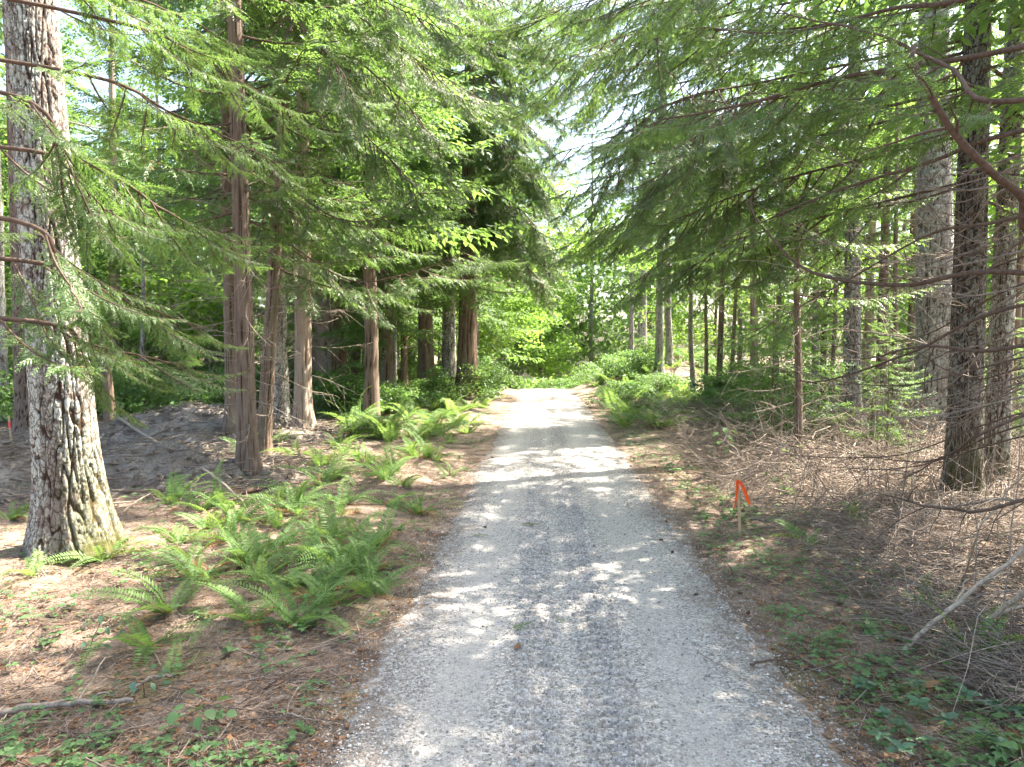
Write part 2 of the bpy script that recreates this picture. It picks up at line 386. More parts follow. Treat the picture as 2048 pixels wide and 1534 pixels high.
TRACKS = (-0.92, 0.0, 0.75)
def road_h(off, y):
    """height and tones of the gravel surface; off = distance right of the centre line"""
    p = np.stack([off, y, np.zeros_like(off)], -1)
    z = 0.012 + 0.02 * (1 - (off / HALF) ** 2) + 0.012 * pnoise(p * 1.3) + 0.006 * pnoise(p * 6)
    fines = np.zeros_like(off); dig_shade = np.zeros_like(off)
    for c, w, d in ((-1.02, 0.24, 0.018), (0.82, 0.24, 0.015), (-0.10, 0.34, 0.010)):
        k = np.exp(-((off - c - 0.05 * np.sin(y * 0.21)) / w) ** 4); z = z - d * k
        if c != -0.10: fines = np.maximum(fines, k)
    # tread print of a tracked machine up the middle: two bands of lugs
    for c, w in ((-0.42, 0.20), (0.16, 0.24)):
        k = np.exp(-((off - c - 0.06 * np.sin(y * 0.17 + 1)) / w) ** 6)
        amp = 0.55 + 0.45 * sstep(-0.25, 0.3, pnoise(np.stack([off * 0.6, y * 0.5, 0 * off + 4], -1)))
        lug = np.sin(2 * math.pi * (y + 0.03 * np.sin(off * 25) + 0.05 * pnoise(p * 3.0)) / 0.165)
        z = z + 0.030 * k * amp * np.tanh(2.5 * lug) - 0.006 * k; dig_shade = np.maximum(dig_shade, k * amp * (0.35 + 0.65 * sstep(0.2, -0.4, lug)))  # churned gravel tone, with shade painted into the lug hollows
    edge = sstep(HALF - 0.62, HALF - 0.02, np.abs(off) + 0.30 * pnoise(p * 1.1) + 0.2 * pnoise(p * 3.2))
    return z, fines, edge, dig_shade

def build_road():
    ys = np.concatenate([np.arange(1.0, 14, 0.026), np.arange(14, 26, 0.055), np.arange(26, 80, 0.25)]); nx = 96
    u = np.linspace(-1, 1, nx); Y, U = np.meshgrid(ys, u, indexing='ij')
    wob = lambda s, k: HALF + 0.22 * pnoise(np.stack([Y * 0.5 + s, 0 * Y, 0 * Y + k], -1)) + 0.16 * pnoise(np.stack([Y * 2.0 + s, 0 * Y, 0 * Y + k], -1)) + 0.07 * pnoise(np.stack([Y * 7 + s, 0 * Y, 0 * Y + k], -1))
    OFF = np.where(U < 0, U * wob(0, 1.5), U * wob(31, 5.5))
    z, fines, edge, dig_shade = road_h(OFF, Y); X = xc(Y) + OFF
    z = z * np.minimum(1, (1 - np.abs(U)) * 14) + ground_h(xc(Y) + 0 * OFF, Y) + 0.006
    z = np.where(np.abs(U) > 0.999, z - 0.05, z)
    i, j = np.meshgrid(np.arange(len(ys) - 1), np.arange(nx - 1), indexing='ij'); a = (i * nx + j).ravel()
    F = np.stack([a, a + 1, a + nx + 1, a + nx], 1)
    col = np.stack([fines, edge, dig_shade], -1).reshape(-1, 3)
    o = obj('gravel_road', mesh_np('gravel_road', np.stack([X, Y, z], -1).reshape(-1, 3), F, M['road'], True, col)); tag(o, kind='structure')
build_road()

def stones():
    g = rng_(5); n = 21000
    y = 3.6 + 13 * g.random(n) ** 1.6; off = np.where(g.random(n) < 0.42, np.sign(g.random(n) - 0.5) * (HALF - 0.10 + 0.24 * g.normal(size=n)), (g.random(n) * 2 - 1) * (HALF - 0.1))
    r = 0.006 + 0.009 * g.random(n) ** 2.0
    zr, _, _, _ = road_h(np.clip(off, -HALF, HALF), y); x = xc(y) + off
    z = np.where(np.abs(off) < HALF - 0.1, zr + 0.006, ground_h(x, y)) + r * 0.35
    base = np.array([[1, 0, 0], [-1, 0, 0], [0, 1, 0], [0, -1, 0], [0, 0, 1], [0, 0, -1.0]])
    V = base[None] * (0.7 + 0.6 * g.random((n, 6, 1))) + 0.25 * g.normal(size=(n, 6, 3)); V = V * r[:, None, None] * np.array([1.1, 1.0, 0.75])
    th = g.random(n) * 6.28; c, s = np.cos(th)[:, None], np.sin(th)[:, None]
    V = np.stack([V[..., 0] * c - V[..., 1] * s, V[..., 0] * s + V[..., 1] * c, V[..., 2]], -1) + np.stack([x, y, z], -1)[:, None]
    f = np.array([[0, 2, 4], [2, 1, 4], [1, 3, 4], [3, 0, 4], [2, 0, 5], [1, 2, 5], [3, 1, 5], [0, 3, 5]])
    F = (f[None] + 6 * np.arange(n)[:, None, None]).reshape(-1, 3)
    tag(obj('gravel', mesh_np('gravel', V.reshape(-1, 3), F, M['stone'])), 'loose grey crushed gravel lying on and beside the drive', 'gravel', kind='stuff')
stones()

def build_mound():
    x0, x1, y0, y1 = -18, -3.5, 11.2, 25; nx, ny = 150, 140
    X, Y = np.meshgrid(np.linspace(x0, x1, nx), np.linspace(y0, y1, ny)); m = mound_h(X, Y)
    p = np.stack([X, Y, 0 * X], -1)
    Z = ground_h(X, Y) + m - 0.07 + sstep(0, .35, m) * (0.16 * pnoise(p * 1.6) + 0.10 * pnoise(p * 4.5) + 0.05 * pnoise(p * 11)) + 0.07 * sstep(0.03, 0.25, m)
    i, j = np.meshgrid(np.arange(ny - 1), np.arange(nx - 1), indexing='ij'); a = (i * nx + j).ravel()
    F = np.stack([a, a + 1, a + nx + 1, a + nx], 1)
    keep = m.ravel()[F].max(1) > 0.02
    tag(obj('dirt_mound', mesh_np('dirt_mound', np.stack([X, Y, Z], -1).reshape(-1, 3), F[keep], M['dirt'], True)), 'pale heaped bare dirt mounds behind the big pale-barked trunk', 'mound', kind='structure')
build_mound()

def clods():
    g = rng_(8); n = 6500; x = -16.5 + 12.5 * g.random(n); y = 12 + 12 * g.random(n); m = mound_h(x, y); k = m > 0.06; x, y, m = x[k], y[k], m[k]; n = len(x); r = 0.015 + 0.09 * g.random(n) ** 3.0
    base = np.array([[1, 0, 0], [-1, 0, 0], [0, 1, 0], [0, -1, 0], [0, 0, 1], [0, 0, -1.0]]); V = base[None] * (0.7 + 0.6 * g.random((n, 6, 1))) + 0.3 * g.normal(size=(n, 6, 3)); V = V * r[:, None, None]
    V = V + np.stack([x, y, ground_h(x, y) + m + 0.02], -1)[:, None]; f = np.array([[0, 2, 4], [2, 1, 4], [1, 3, 4], [3, 0, 4], [2, 0, 5], [1, 2, 5], [3, 1, 5], [0, 3, 5]])
    tag(obj('clods', mesh_np('clods', V.reshape(-1, 3), (f[None] + 6 * np.arange(n)[:, None, None]).reshape(-1, 3), M['dirt'])), 'lumps of dry soil lying on the dirt mounds', 'soil', kind='stuff')
clods()

# ------------------------------------------------------------------ foliage geometry
def kites(P, D, Wd, l, w, fold, Nn):
    """one kite quad per row: base P, direction D, half width w along Wd"""
    a = P; mid = P + D * (l * 0.42)[:, None]; b = mid + Wd * w[:, None] - Nn * (fold * w)[:, None]; d = mid - Wd * w[:, None] - Nn * (fold * w)[:, None]; c = P + D * l[:, None]
    V = np.stack([a, b, c, d], 1).reshape(-1, 3); F = np.arange(len(V)).reshape(-1, 4); return V, F

def bough(axis, g, seclen=0.5, step=0.055, tstep=0.024, tlen=0.085, drp=0.55, lod=1, t0=0.12, ang0=62, hang=0.25, bare=0.0, wide=0.17):
    """flat drooping cedar bough along a wooden axis; returns leaf (V,F) and twig polylines"""
    axis = np.asarray(axis, float); seg = np.linalg.norm(np.diff(axis, axis=0), axis=1); cum = np.concatenate([[0], np.cumsum(seg)]); L = cum[-1]
    ns = max(4, int(L * (1 - t0) / step)); t = t0 + (1 - t0) * (np.arange(ns) + g.random(ns) * 0.8) / ns; t = np.minimum(t, 0.999)
    if bare > 0: t = t[g.random(ns) > bare]; ns = len(t)
    A = np.stack([np.interp(t * L, cum, axis[:, k]) for k in range(3)], 1)
    Tg = nrm(np.gradient(axis, axis=0)); TA = nrm(np.stack([np.interp(t * L, cum, Tg[:, k]) for k in range(3)], 1))
    up = np.array([0, 0, 1.0]); side = nrm(np.cross(TA, up)); sg = np.where(np.arange(ns) % 2 == 0, 1.0, -1.0)
    ang = np.radians(ang0 - 30 * t + 14 * g.normal(size=ns))
    d0 = nrm(np.cos(ang)[:, None] * TA + np.sin(ang)[:, None] * sg[:, None] * side + up * (0.10 * g.normal(size=ns) - hang * 0.4)[:, None])
    prof = np.minimum(1, 0.45 + 1.5 * (t - t0)) * (1.02 - t) ** 0.45 * 1.25
    l = np.maximum(0.05, seclen * prof * (0.65 + 0.5 * g.random(ns)))
    # tip continues the axis
    k = np.maximum(2, (l / tstep).astype(int)); idx = np.repeat(np.arange(ns), k); j = np.arange(k.sum()) - np.repeat(np.cumsum(k) - k, k)
    s = (j + 0.6) / k[idx] * l[idx]; rel = s / l[idx]
    P = A[idx] + d0[idx] * s[:, None] - up * (drp * s ** 2)[:, None]
    T = nrm(d0[idx] - up * (2 * drp * s)[:, None])
    Wv = nrm(np.cross(T, up + 0.25 * g.normal(size=(ns, 3))[idx])); js = np.where(j % 2 == 0, 1.0, -1.0)
    Nn = nrm(np.cross(Wv, T))
    D = nrm(T * 0.72 + Wv * (js * 0.75 * (1 - 0.5 * rel))[:, None] - up * hang * 0.5 + 0.10 * g.normal(size=P.shape))
    lt = tlen * (0.35 + 0.85 * (1 - rel) ** 0.7) * np.minimum(1, 0.45 + 2.2 * rel) * (0.75 + 0.5 * g.random(len(s)))
    Nd = nrm(Nn + 0.35 * g.normal(size=P.shape)); Wd = nrm(np.cross(Nd, D))
    if lod == 0:
        Vs, n = [], 0
        V, F = kites(P, D, Wd, lt, lt * 0.085 + 0.0022, 0.3, Nd); Vs.append(V)
        for f, ss in ((0.22, 1), (0.36, -1), (0.52, 1), (0.66, -1)):
            D2 = nrm(D * 0.75 + Wd * ss * 0.7 + 0.05 * g.normal(size=P.shape)); W2 = nrm(np.cross(Nd, D2)); l2 = lt * (0.52 - 0.30 * f)
            V, _ = kites(P + D * (lt * f)[:, None], D2, W2, l2, l2 * 0.17 + 0.0015, 0.2, Nd); Vs.append(V)
        V = np.concatenate(Vs)
    else:
        V, _ = kites(P, D, Wd, lt, lt * wide + 0.002, 0.3, Nd)
    F = np.arange(len(V)).reshape(-1, 4)
    return V, F, (A, d0, l, drp)

def sec_twigs(A, d0, l, drp, r=0.0035):
    """thin three-sided stems under the side sprays"""
    n = len(A); q = np.array([0, 0.35, 0.75]); s = l[:, None] * q
    P = A[:, None] + d0[:, None] * s[..., None]; P[..., 2] -= drp * s ** 2
    side = nrm(np.cross(d0, [0, 0, 1.0])); up = np.array([0, 0, 1.0])
    rr = r * (1.0 - 0.8 * q)
    ring = np.stack([side, -0.5 * side + 0.87 * up, -0.5 * side - 0.87 * up], 1)
    V = P[:, :, None] + ring[:, None] * rr[None, :, None, None]
    V = V.reshape(-1, 3); f = []
    for a in range(2):
        for b in range(3): f.append([a * 3 + b, a * 3 + (b + 1) % 3, (a + 1) * 3 + (b + 1) % 3, (a + 1) * 3 + b])
    F = (np.array(f)[None] + 9 * np.arange(n)[:, None, None]).reshape(-1, 4); return V, F

def canon_axis(g, L, sag=0.42, lift=0.36, n=16, bend=0.06):
    t = np.linspace(0, 1, n); x = L * t * 0.97; z = L * (-sag * t + lift * t ** 2.1)
    y = L * bend * (np.sin(t * 3 + g.random() * 6) - math.sin(0)) * t + L * 0.012 * np.cumsum(g.normal(size=n)) * t
    return np.stack([x, y, z], 1)

# shared bough kinds (wood mesh, foliage mesh), length 3 m
BOUGH = []
for k in range(6):
    g = rng_(100 + k); ax = canon_axis(g, 3.0, 0.32 + 0.2 * g.random(), 0.22 + 0.2 * g.random())
    V, F, tw = bough(ax, g, 0.62, 0.050, 0.027, 0.098, 0.62 + 0.3 * g.random(), 1, 0.10, bare=0.06)
    wv, wf = tube(ax, np.linspace(0.026, 0.004, len(ax)), 6); b = MB(); b.add(wv, wf); b.add(*sec_twigs(*tw, 0.005))
    BOUGH.append((b.mesh('branch', M['limb'], True), mesh_np('foliage', V, F, M['cedar_leaf'])))
# dead bare branches, 2 m
DEAD = []
def dead_branch_mesh(g, L, nsub, sag, r=0.013, mat='dead_twig'):
    b = MB(); ax = canon_axis(g, L, sag, sag * 0.9 * g.random() + 0.1, 14, 0.10); b.add(*tube(ax, np.linspace(r, 0.003, 14), 5))
    for _ in range(nsub):
        i = int(g.integers(2, 12)); p = ax[i]; d = nrm(nrm(ax[i + 1] - ax[i]) * 0.8 + g.normal(size=3) * np.array([0.5, 0.9, 0.5])); l = L * (0.15 + 0.3 * g.random()); n = 6
        q = np.linspace(0, 1, n)[:, None]; c = p + d * l * q + np.array([0, 0, -0.35 * l]) * q ** 2 + 0.03 * l * np.cumsum(g.normal(size=(n, 3)), 0) * q
        b.add(*tube(c, np.linspace(r * 0.42, 0.0016, n), 3))
    return b.mesh('dead_branch', M[mat], True)
for k in range(6):
    g = rng_(200 + k); DEAD.append(dead_branch_mesh(g, 2.0, 9, 0.1 + 0.35 * g.random()))

def xf(V, az, pitch, sc, p, roll=0.0):
    c, s = math.cos(roll), math.sin(roll); V = np.stack([V[:, 0], V[:, 1] * c - V[:, 2] * s, V[:, 1] * s + V[:, 2] * c], 1)
    c, s = math.cos(pitch), math.sin(pitch); V = np.stack([V[:, 0] * c - V[:, 2] * s, V[:, 1], V[:, 0] * s + V[:, 2] * c], 1)
    c, s = math.cos(az), math.sin(az); V = np.stack([V[:, 0] * c - V[:, 1] * s, V[:, 0] * s + V[:, 1] * c, V[:, 2]], 1)
    return V * sc + p

# light-weight boughs and whole crowns for trees further off
LOW = []
for k in range(5):
    g = rng_(300 + k); ax = canon_axis(g, 3.0, 0.30 + 0.25 * g.random(), 0.2 + 0.2 * g.random())
    V, F, tw = bough(ax, g, 0.74, 0.075, 0.085, 0.21, 0.6, 2, 0.10, bare=0.1, wide=0.22); LOW.append(V)

def crown_mesh(seed, Ht, z0, Rb, nb, mat='cedar_far', name='crown', pw=0.75, gap=-9.0):
    g = rng_(seed); Vs = []
    for i in range(nb):
        u = (i + g.random()) / nb; z = z0 + (Ht - z0) * u ** 1.05; Lb = Rb * (1 - u) ** pw * (0.6 + 0.55 * g.random()) + 0.45
        V = LOW[int(g.integers(5))]; az = i * 2.39996 + g.normal() * 0.5
        if g.random() < 0.12 or pnoise(np.array([math.cos(az) * 1.1 + seed, math.sin(az) * 1.1, z * 0.16])) < gap: continue
        Vs.append(xf(V, az, R(12) * (u * 2.2 - 0.6) + 0.15 * g.normal(), Lb / 3.0, np.array([0, 0, z]), 0.25 * g.normal()))
    V = np.concatenate(Vs); return mesh_np(name, V, np.arange(len(V)).reshape(-1, 4), M[mat])
CROWN = [crown_mesh(400 + k, 26, 1.5 + k * 1.5, 3.9, 300, gap=-0.14, pw=0.55) for k in range(4)]          # whole tree
TOPS = [crown_mesh(450 + k, 26, 11.0, 3.9, 120, gap=0.02) for k in range(3)]                       # upper part only
SAPL = [crown_mesh(480 + k, 6.5, 0.4, 1.9, 90) for k in range(3)]

def leaf_cloud(seed, blobs, nl, size, mat, flat=0.5, name='crown', clump=9):
    """broad leaves in loose layered clumps; blobs = (x,y,z,rx,ry,rz)"""
    g = rng_(seed); B = np.array(blobs, float); nc = nl // clump; w = (B[:, 3] * B[:, 4] * B[:, 5]) ** 0.66; w /= w.sum()
    bi = g.choice(len(B), nc, p=w); d = nrm(g.normal(size=(nc, 3))); rad = (0.35 + 0.65 * g.random(nc) ** 0.5)
    C = B[bi, :3] + d * rad[:, None] * B[bi, 3:]
    P = np.repeat(C, clump, 0) + g.normal(size=(nc * clump, 3)) * np.array([1, 1, 0.35]) * size * 1.7
    n = len(P); Nn = nrm(np.array([0, 0, 1.0]) + flat * g.normal(size=(n, 3))); a = g.normal(size=(n, 3)); D = nrm(a - (a * Nn).sum(1)[:, None] * Nn); D = nrm(D + np.array([0, 0, -0.3])); Wd = nrm(np.cross(Nn, D))
    l = size * (0.6 + 0.7 * g.random(n)); w_ = l * (0.42 + 0.12 * g.random(n))
    # leaf = two quads sharing the midrib, folded a little
    b0 = P; tip = P + D * l[:, None]; m1 = P + D * (l * 0.3)[:, None]; f = Nn * (l * 0.10)[:, None]
    L1 = m1 + Wd * w_[:, None] + f; L2 = P + D * (l * 0.72)[:, None] + Wd * (w_ * 0.6)[:, None] + f; R1 = m1 - Wd * w_[:, None] + f; R2 = P + D * (l * 0.72)[:, None] - Wd * (w_ * 0.6)[:, None] + f
    V = np.stack([b0, L1, L2, tip, R2, R1], 1).reshape(-1, 3); q = np.arange(n)[:, None] * 6
    F = np.concatenate([q + np.array([[0, 1, 2, 3]]), q + np.array([[0, 3, 4, 5]])]); return mesh_np(name, V, F, M[mat])

def maple_blobs(seed, Ht):
    g = rng_(seed); return [(g.normal() * Ht * 0.16, g.normal() * Ht * 0.16, Ht * (0.22 + 0.72 * (k / 15)), Ht * 0.13 * (0.7 + 0.6 * g.random()), Ht * 0.13 * (0.7 + 0.6 * g.random()), Ht * 0.06) for k in range(16)]
MAPLE = [leaf_cloud(500 + k, maple_blobs(510 + k, 14.0), 9000, 0.21, 'maple_leaf') for k in range(3)]
def shrub_blobs(seed):
    g = rng_(seed); return [(g.normal() * 0.45, g.normal() * 0.45, 0.25 + 0.85 * g.random(), 0.38, 0.38, 0.24) for _ in range(9)]
SHRUB = [leaf_cloud(530 + k, shrub_blobs(540 + k), 1500, 0.085, 'shrub_leaf', 0.6, 'foliage') for k in range(4)]
def stems_mesh(seed, h=1.1, n=9, r=0.008, sp=0.5):
    g = rng_(seed); b = MB()
    for _ in range(n):
        q = np.linspace(0, 1, 6)[:, None]; d = np.array([g.normal() * sp, g.normal() * sp, h * (0.7 + 0.4 * g.random())]); c = d * q + 0.05 * np.cumsum(g.normal(size=(6, 3)), 0) * q
        b.add(*tube(c, np.linspace(r, r * 0.3, 6), 4))
    return b.mesh('stems', M['limb'], True)
STEMS = [stems_mesh(560 + k) for k in range(3)]

# ------------------------------------------------------------------ trunks
def trunk_mesh(seed, Ht, r0, kind, seg, dz, ztop_fine, lean=(0, 0), flare=0.55, moss_dir=None, moss_h=1.0, mat=None, wob=0.0, top=0.12):
    g = rng_(seed); zs = np.concatenate([np.arange(-0.35, ztop_fine, dz), np.linspace(ztop_fine, Ht, 14)]); th = np.arange(seg) * 2 * math.pi / seg
    Zg, TH = np.meshgrid(zs, th, indexing='ij'); zz = np.maximum(Zg, 0)
    rad = r0 * (1 - (1 - top) * (zz / Ht) ** 1.0) * (1 + flare * np.exp(-zz / (r0 * 1.5)))
    o = g.random(3) * 50
    rad = rad * (1 + 0.10 * pnoise(np.stack([np.cos(TH) * 0.9 + o[0], np.sin(TH) * 0.9 + o[1], Zg * 0.35], -1)))
    lob = pnoise(np.stack([np.cos(TH) * 1.7 + o[1], np.sin(TH) * 1.7 + o[2], Zg * 0.15], -1)); rad = rad * (1 + 0.55 * flare * lob * np.exp(-zz / (r0 * 1.6)))
    X = np.cos(TH); Y = np.sin(TH)
    if kind == 'fir':
        f = 2.2 + 2.6 * r0 / 0.45
        wq = 0.35 * pnoise(np.stack([X * 3 + o[2], Y * 3, Zg * 1.6], -1))
        a = np.abs(pnoise(np.stack([X * f + o[0] + wq, Y * f + o[1] + wq, Zg * 1.7 + 2.2 * wq], -1)))
        b_ = np.abs(pnoise(np.stack([X * f * 1.9 + o[1], Y * f * 1.9 + o[2], Zg * 4.6 + 2 * wq], -1)))
        h = np.minimum(sstep(0.005, 0.10, a), 0.35 + 0.65 * sstep(0.0, 0.07, b_)); fine = pnoise(np.stack([X * f * 3.2, Y * f * 3.2, Zg * 15], -1)) + 0.7 * pnoise(np.stack([X * f * 7, Y * f * 7, Zg * 34], -1))
        rad = rad + (h - 1) * 0.048 * (r0 / 0.45) ** 0.8 + 0.009 * fine * (r0 / 0.45); h = np.clip(h + 0.55 * fine, 0, 1)
    else:
        f = 5.0
        wq = 0.2 * pnoise(np.stack([X * 2 + o[2], Y * 2, Zg * 0.8], -1))
        a = np.abs(pnoise(np.stack([X * f + o[0] + wq, Y * f + o[1] + wq, Zg * 0.35], -1))); b_ = pnoise(np.stack([X * f * 2.6, Y * f * 2.6 + o[0], Zg * 0.9 + wq], -1))
        h = np.clip(sstep(0.0, 0.13, a) * 0.75 + 0.25 + 0.7 * b_, 0, 1); rad = rad * (1 + (h - 1) * 0.17)
    lich = np.clip(0.55 + 1.1 * pnoise(np.stack([X * 1.2 + o[1], Y * 1.2 + o[0], Zg * 0.45 + o[2]], -1)), 0, 1)
    moss = np.zeros_like(rad)
    if moss_dir is not None:
        moss = np.clip((np.cos(TH - moss_dir) - 0.15) * 1.6, 0, 1) * np.clip(1.15 - zz / moss_h, 0, 0.75) + 0.45 * np.clip(1 - zz / 0.35, 0, 1)
    cx = lean[0] * zz / Ht + wob * pnoise(np.stack([Zg * 0.3 + o[0], 0 * Zg, 0 * Zg], -1)) * sstep(0, 2, zz); cy = lean[1] * zz / Ht + wob * pnoise(np.stack([Zg * 0.3 + o[1], 0 * Zg + 5, 0 * Zg], -1)) * sstep(0, 2, zz)
    V = np.stack([X * rad + cx, Y * rad + cy, Zg], -1).reshape(-1, 3); n = len(zs)
    i, j = np.meshgrid(np.arange(n - 1), np.arange(seg), indexing='ij'); i = i.ravel(); j = j.ravel(); j2 = (j + 1) % seg
    F = np.stack([i * seg + j, i * seg + j2, (i + 1) * seg + j2, (i + 1) * seg + j], 1)
    return mesh_np('trunk', V, F, mat, True, np.stack([h, lich, moss], -1).reshape(-1, 3))

def clear_of_drive(p, az, L, pitch=-0.1):
    """true when a branch stays off the open lane over the gravel and away from the camera"""
    for t in (0.35, 0.7, 1.0):
        x = p[0] + math.cos(az) * L * t; y = p[1] + math.sin(az) * L * t; z = p[2] + L * t * pitch
        lim = 3.3 + 0.045 * max(y, 0)
        if abs(x - float(xc(y))) < 1.6 and z < lim and y < 42: return False
        if abs(x - float(xc(y))) < 2.3 and z < lim - 1.4 and y < 42: return False
        if math.dist((x, y, z), (0, 0, CAM_H)) < 3.6: return False
    return True

def tree(name, label, cat, pos, Ht, r0, bark='cedar_bark', kind='cedar', seg=40, dz=0.10, fine=9.0, lean=(0, 0), seed=1, flare=0.5, moss_dir=None, moss_h=1.0,
         live=(0, 0, 0, 2.5), dead=(0, 0, 0, 1.5), crown=None, crown_scale=None, group=None, wob=0.0, top=0.12, azr=None):
    """live / dead = (number, lowest z, highest z, length)"""
    g = rng_(seed); z0 = H(pos[0], pos[1]); t = empty(name, (pos[0], pos[1], z0), label, cat, group)
    obj('trunk', trunk_mesh(seed, Ht, r0, kind, seg, dz, fine, lean, flare, moss_dir, moss_h, M[bark], wob, top), t)
    for (n, a, b, L), lib in ((live, BOUGH), (dead, DEAD)):
        for i in range(n):
            z = a + (b - a) * (i + g.random()) / n; az = i * 2.39996 + g.normal() * 0.4 if azr is None else R(azr[0] + (azr[1] - azr[0]) * g.random())
            Lb = L * (0.65 + 0.55 * g.random()); pitch = R(g.normal() * 8 + (4 if lib is BOUGH else 0)); ox, oy = lean[0] * z / Ht, lean[1] * z / Ht
            rz = r0 * (1 - (1 - top) * z / Ht) * 0.75
            if not clear_of_drive((pos[0] + ox, pos[1] + oy, z0 + z), az, Lb): continue
            bm = lib[int(g.integers(len(lib)))]; loc = (ox + math.cos(az) * rz, oy + math.sin(az) * rz, z); sc = Lb / (3.0 if lib is BOUGH else 2.0)
            if lib is BOUGH:
                br = obj('branch', bm[0], t, loc, (R(g.normal() * 12), -pitch, az), sc); tag(obj('foliage', bm[1], br), kind='stuff')
            else: obj('dead_branch', bm, t, loc, (R(g.random() * 360), -pitch, az), sc)
    if crown is not None:
        s = crown_scale or Ht / 26.0; tag(obj('crown', crown, t, (lean[0] * 0.6, lean[1] * 0.6, 0), (0, 0, g.random() * 6.28), (s, s, Ht / 26.0)), kind='stuff')
    return t

def px_pos(px, py):
    p = on_ground(px, py); return (p[0], p[1])
def px_r(width_px, d): return width_px / F_PX * d / 2

# --- trees on the left of the drive
BASE = {}
def T(key, px, py, w, **kw):
    p = px_pos(px, py); BASE[key] = p; r = px_r(w, p[1]); return dict(pos=p, r0=r, **kw)

tree('fir_tree', 'thick fir trunk with pale lichen plates and deep furrows, nearest on the left', 'tree', **T('l1', 150, 1095, 118, Ht=28, bark='fir_bark', kind='fir', seg=200, dz=0.022, fine=7.5, lean=(-1.6, 0.3), seed=21, flare=0.60, moss_dir=R(-5), moss_h=1.9, crown=TOPS[0], dead=(4, 5.0, 9.0, 1.4)))
tree('fir_tree', 'reddish-brown trunk just behind the thick lichen-plated fir', 'tree', **T('l2', 52, 868, 36, Ht=27, bark='cedar_bark', kind='fir', seg=48, dz=0.06, fine=12, seed=22, crown=TOPS[1], dead=(10, 2.0, 9.0, 2.0)))
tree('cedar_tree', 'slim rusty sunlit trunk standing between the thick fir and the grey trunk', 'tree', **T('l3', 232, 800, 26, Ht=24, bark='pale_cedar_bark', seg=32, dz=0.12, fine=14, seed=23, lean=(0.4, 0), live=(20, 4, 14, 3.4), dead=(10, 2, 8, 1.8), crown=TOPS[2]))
tree('snag', 'short dark broken snag beside the foot of the thick fir', 'tree', **T('l4', 222, 856, 22, Ht=3.2, bark='dark_bark', seg=28, dz=0.08, fine=3.0, seed=24, lean=(-0.15, 0), top=0.75))
tree('fir_tree', 'smooth grey fir trunk behind the dirt mound', 'tree', **T('l5', 432, 792, 42, Ht=30, bark='grey_bark', kind='fir', seg=48, dz=0.09, fine=17, seed=25, lean=(0.6, 0), crown=TOPS[0], dead=(14, 3, 13, 2.4)))
tree('fir_tree', 'thin pale trunk far back left of the grey fir', 'tree', **T('l6', 372, 772, 13, Ht=24, bark='grey_bark', seg=20, dz=0.3, fine=14, seed=26, crown=TOPS[1], dead=(8, 3, 10, 2.0)))
tree('cedar_tree', 'red-brown cedar with shreddy bark rising from the fern bank', 'tree', **T('l7', 497, 962, 40, Ht=24, bark='cedar_bark', seg=72, dz=0.05, fine=9, seed=27, lean=(-0.3, 0.2), flare=0.45, live=(34, 4.3, 11, 3.0), dead=(44, 0.6, 6.5, 1.5), crown=TOPS[2]))
tree('cedar_tree', 'leaning cedar trunk close behind the red-brown cedar', 'tree', **T('l8', 526, 915, 30, Ht=22, bark='dark_bark', seg=48, dz=0.07, fine=10, seed=28, lean=(1.6, 0.3), live=(28, 4.3, 12, 3.1), dead=(16, 1.0, 6.0, 1.7), crown=TOPS[0]))
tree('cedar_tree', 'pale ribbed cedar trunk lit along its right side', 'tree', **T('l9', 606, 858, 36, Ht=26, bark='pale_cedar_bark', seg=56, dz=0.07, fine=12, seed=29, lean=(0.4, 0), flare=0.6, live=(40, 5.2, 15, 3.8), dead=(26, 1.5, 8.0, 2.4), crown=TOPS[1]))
tree('cedar_tree', 'very broad dark cedar hung with a curtain of dead branches', 'tree', **T('l10', 664, 812, 62, Ht=27, bark='dark_bark', seg=72, dz=0.08, fine=14, seed=30, flare=0.5, live=(46, 6.5, 18, 5.0), dead=(50, 1.5, 10.0, 3.0), crown=TOPS[2]))
tree('fir_tree', 'furrowed trunk with a mossy foot among the ferns', 'tree', **T('l11', 778, 776, 38, Ht=30, bark='grey_bark', kind='fir', seg=56, dz=0.09, fine=17, seed=31, flare=0.5, moss_dir=R(-30), moss_h=2.0, live=(29, 8, 20, 4.3), dead=(16, 2, 9, 2.4), crown=TOPS[0]))
tl12 = tree('cedar_tree', 'straight shaded cedar with bowed limbs left of the flared cedar', 'tree', **T('l12', 852, 788, 33, Ht=28, bark='dark_bark', seg=48, dz=0.09, fine=17, seed=32, flare=0.45, live=(52, 5.5, 18, 5.0), dead=(12, 2, 7, 2.2), crown=TOPS[1]))
tree('fir_tree', 'sunlit pale trunk squeezed between two shaded cedars', 'tree', **T('l13', 898, 777, 30, Ht=28, bark='fir_bark', kind='fir', seg=48, dz=0.09, fine=16, seed=33, dead=(10, 3, 9, 2.0), crown=TOPS[2]))
tl14 = tree('cedar_tree', 'flared dark cedar at the edge of the drive, nearest the crest', 'tree', **T('l14', 934, 800, 41, Ht=27, bark='dark_bark', seg=56, dz=0.08, fine=14, seed=34, lean=(0.3, 0), flare=0.55, live=(58, 5.4, 17, 4.8), dead=(8, 2, 6, 1.8), crown=TOPS[0]))

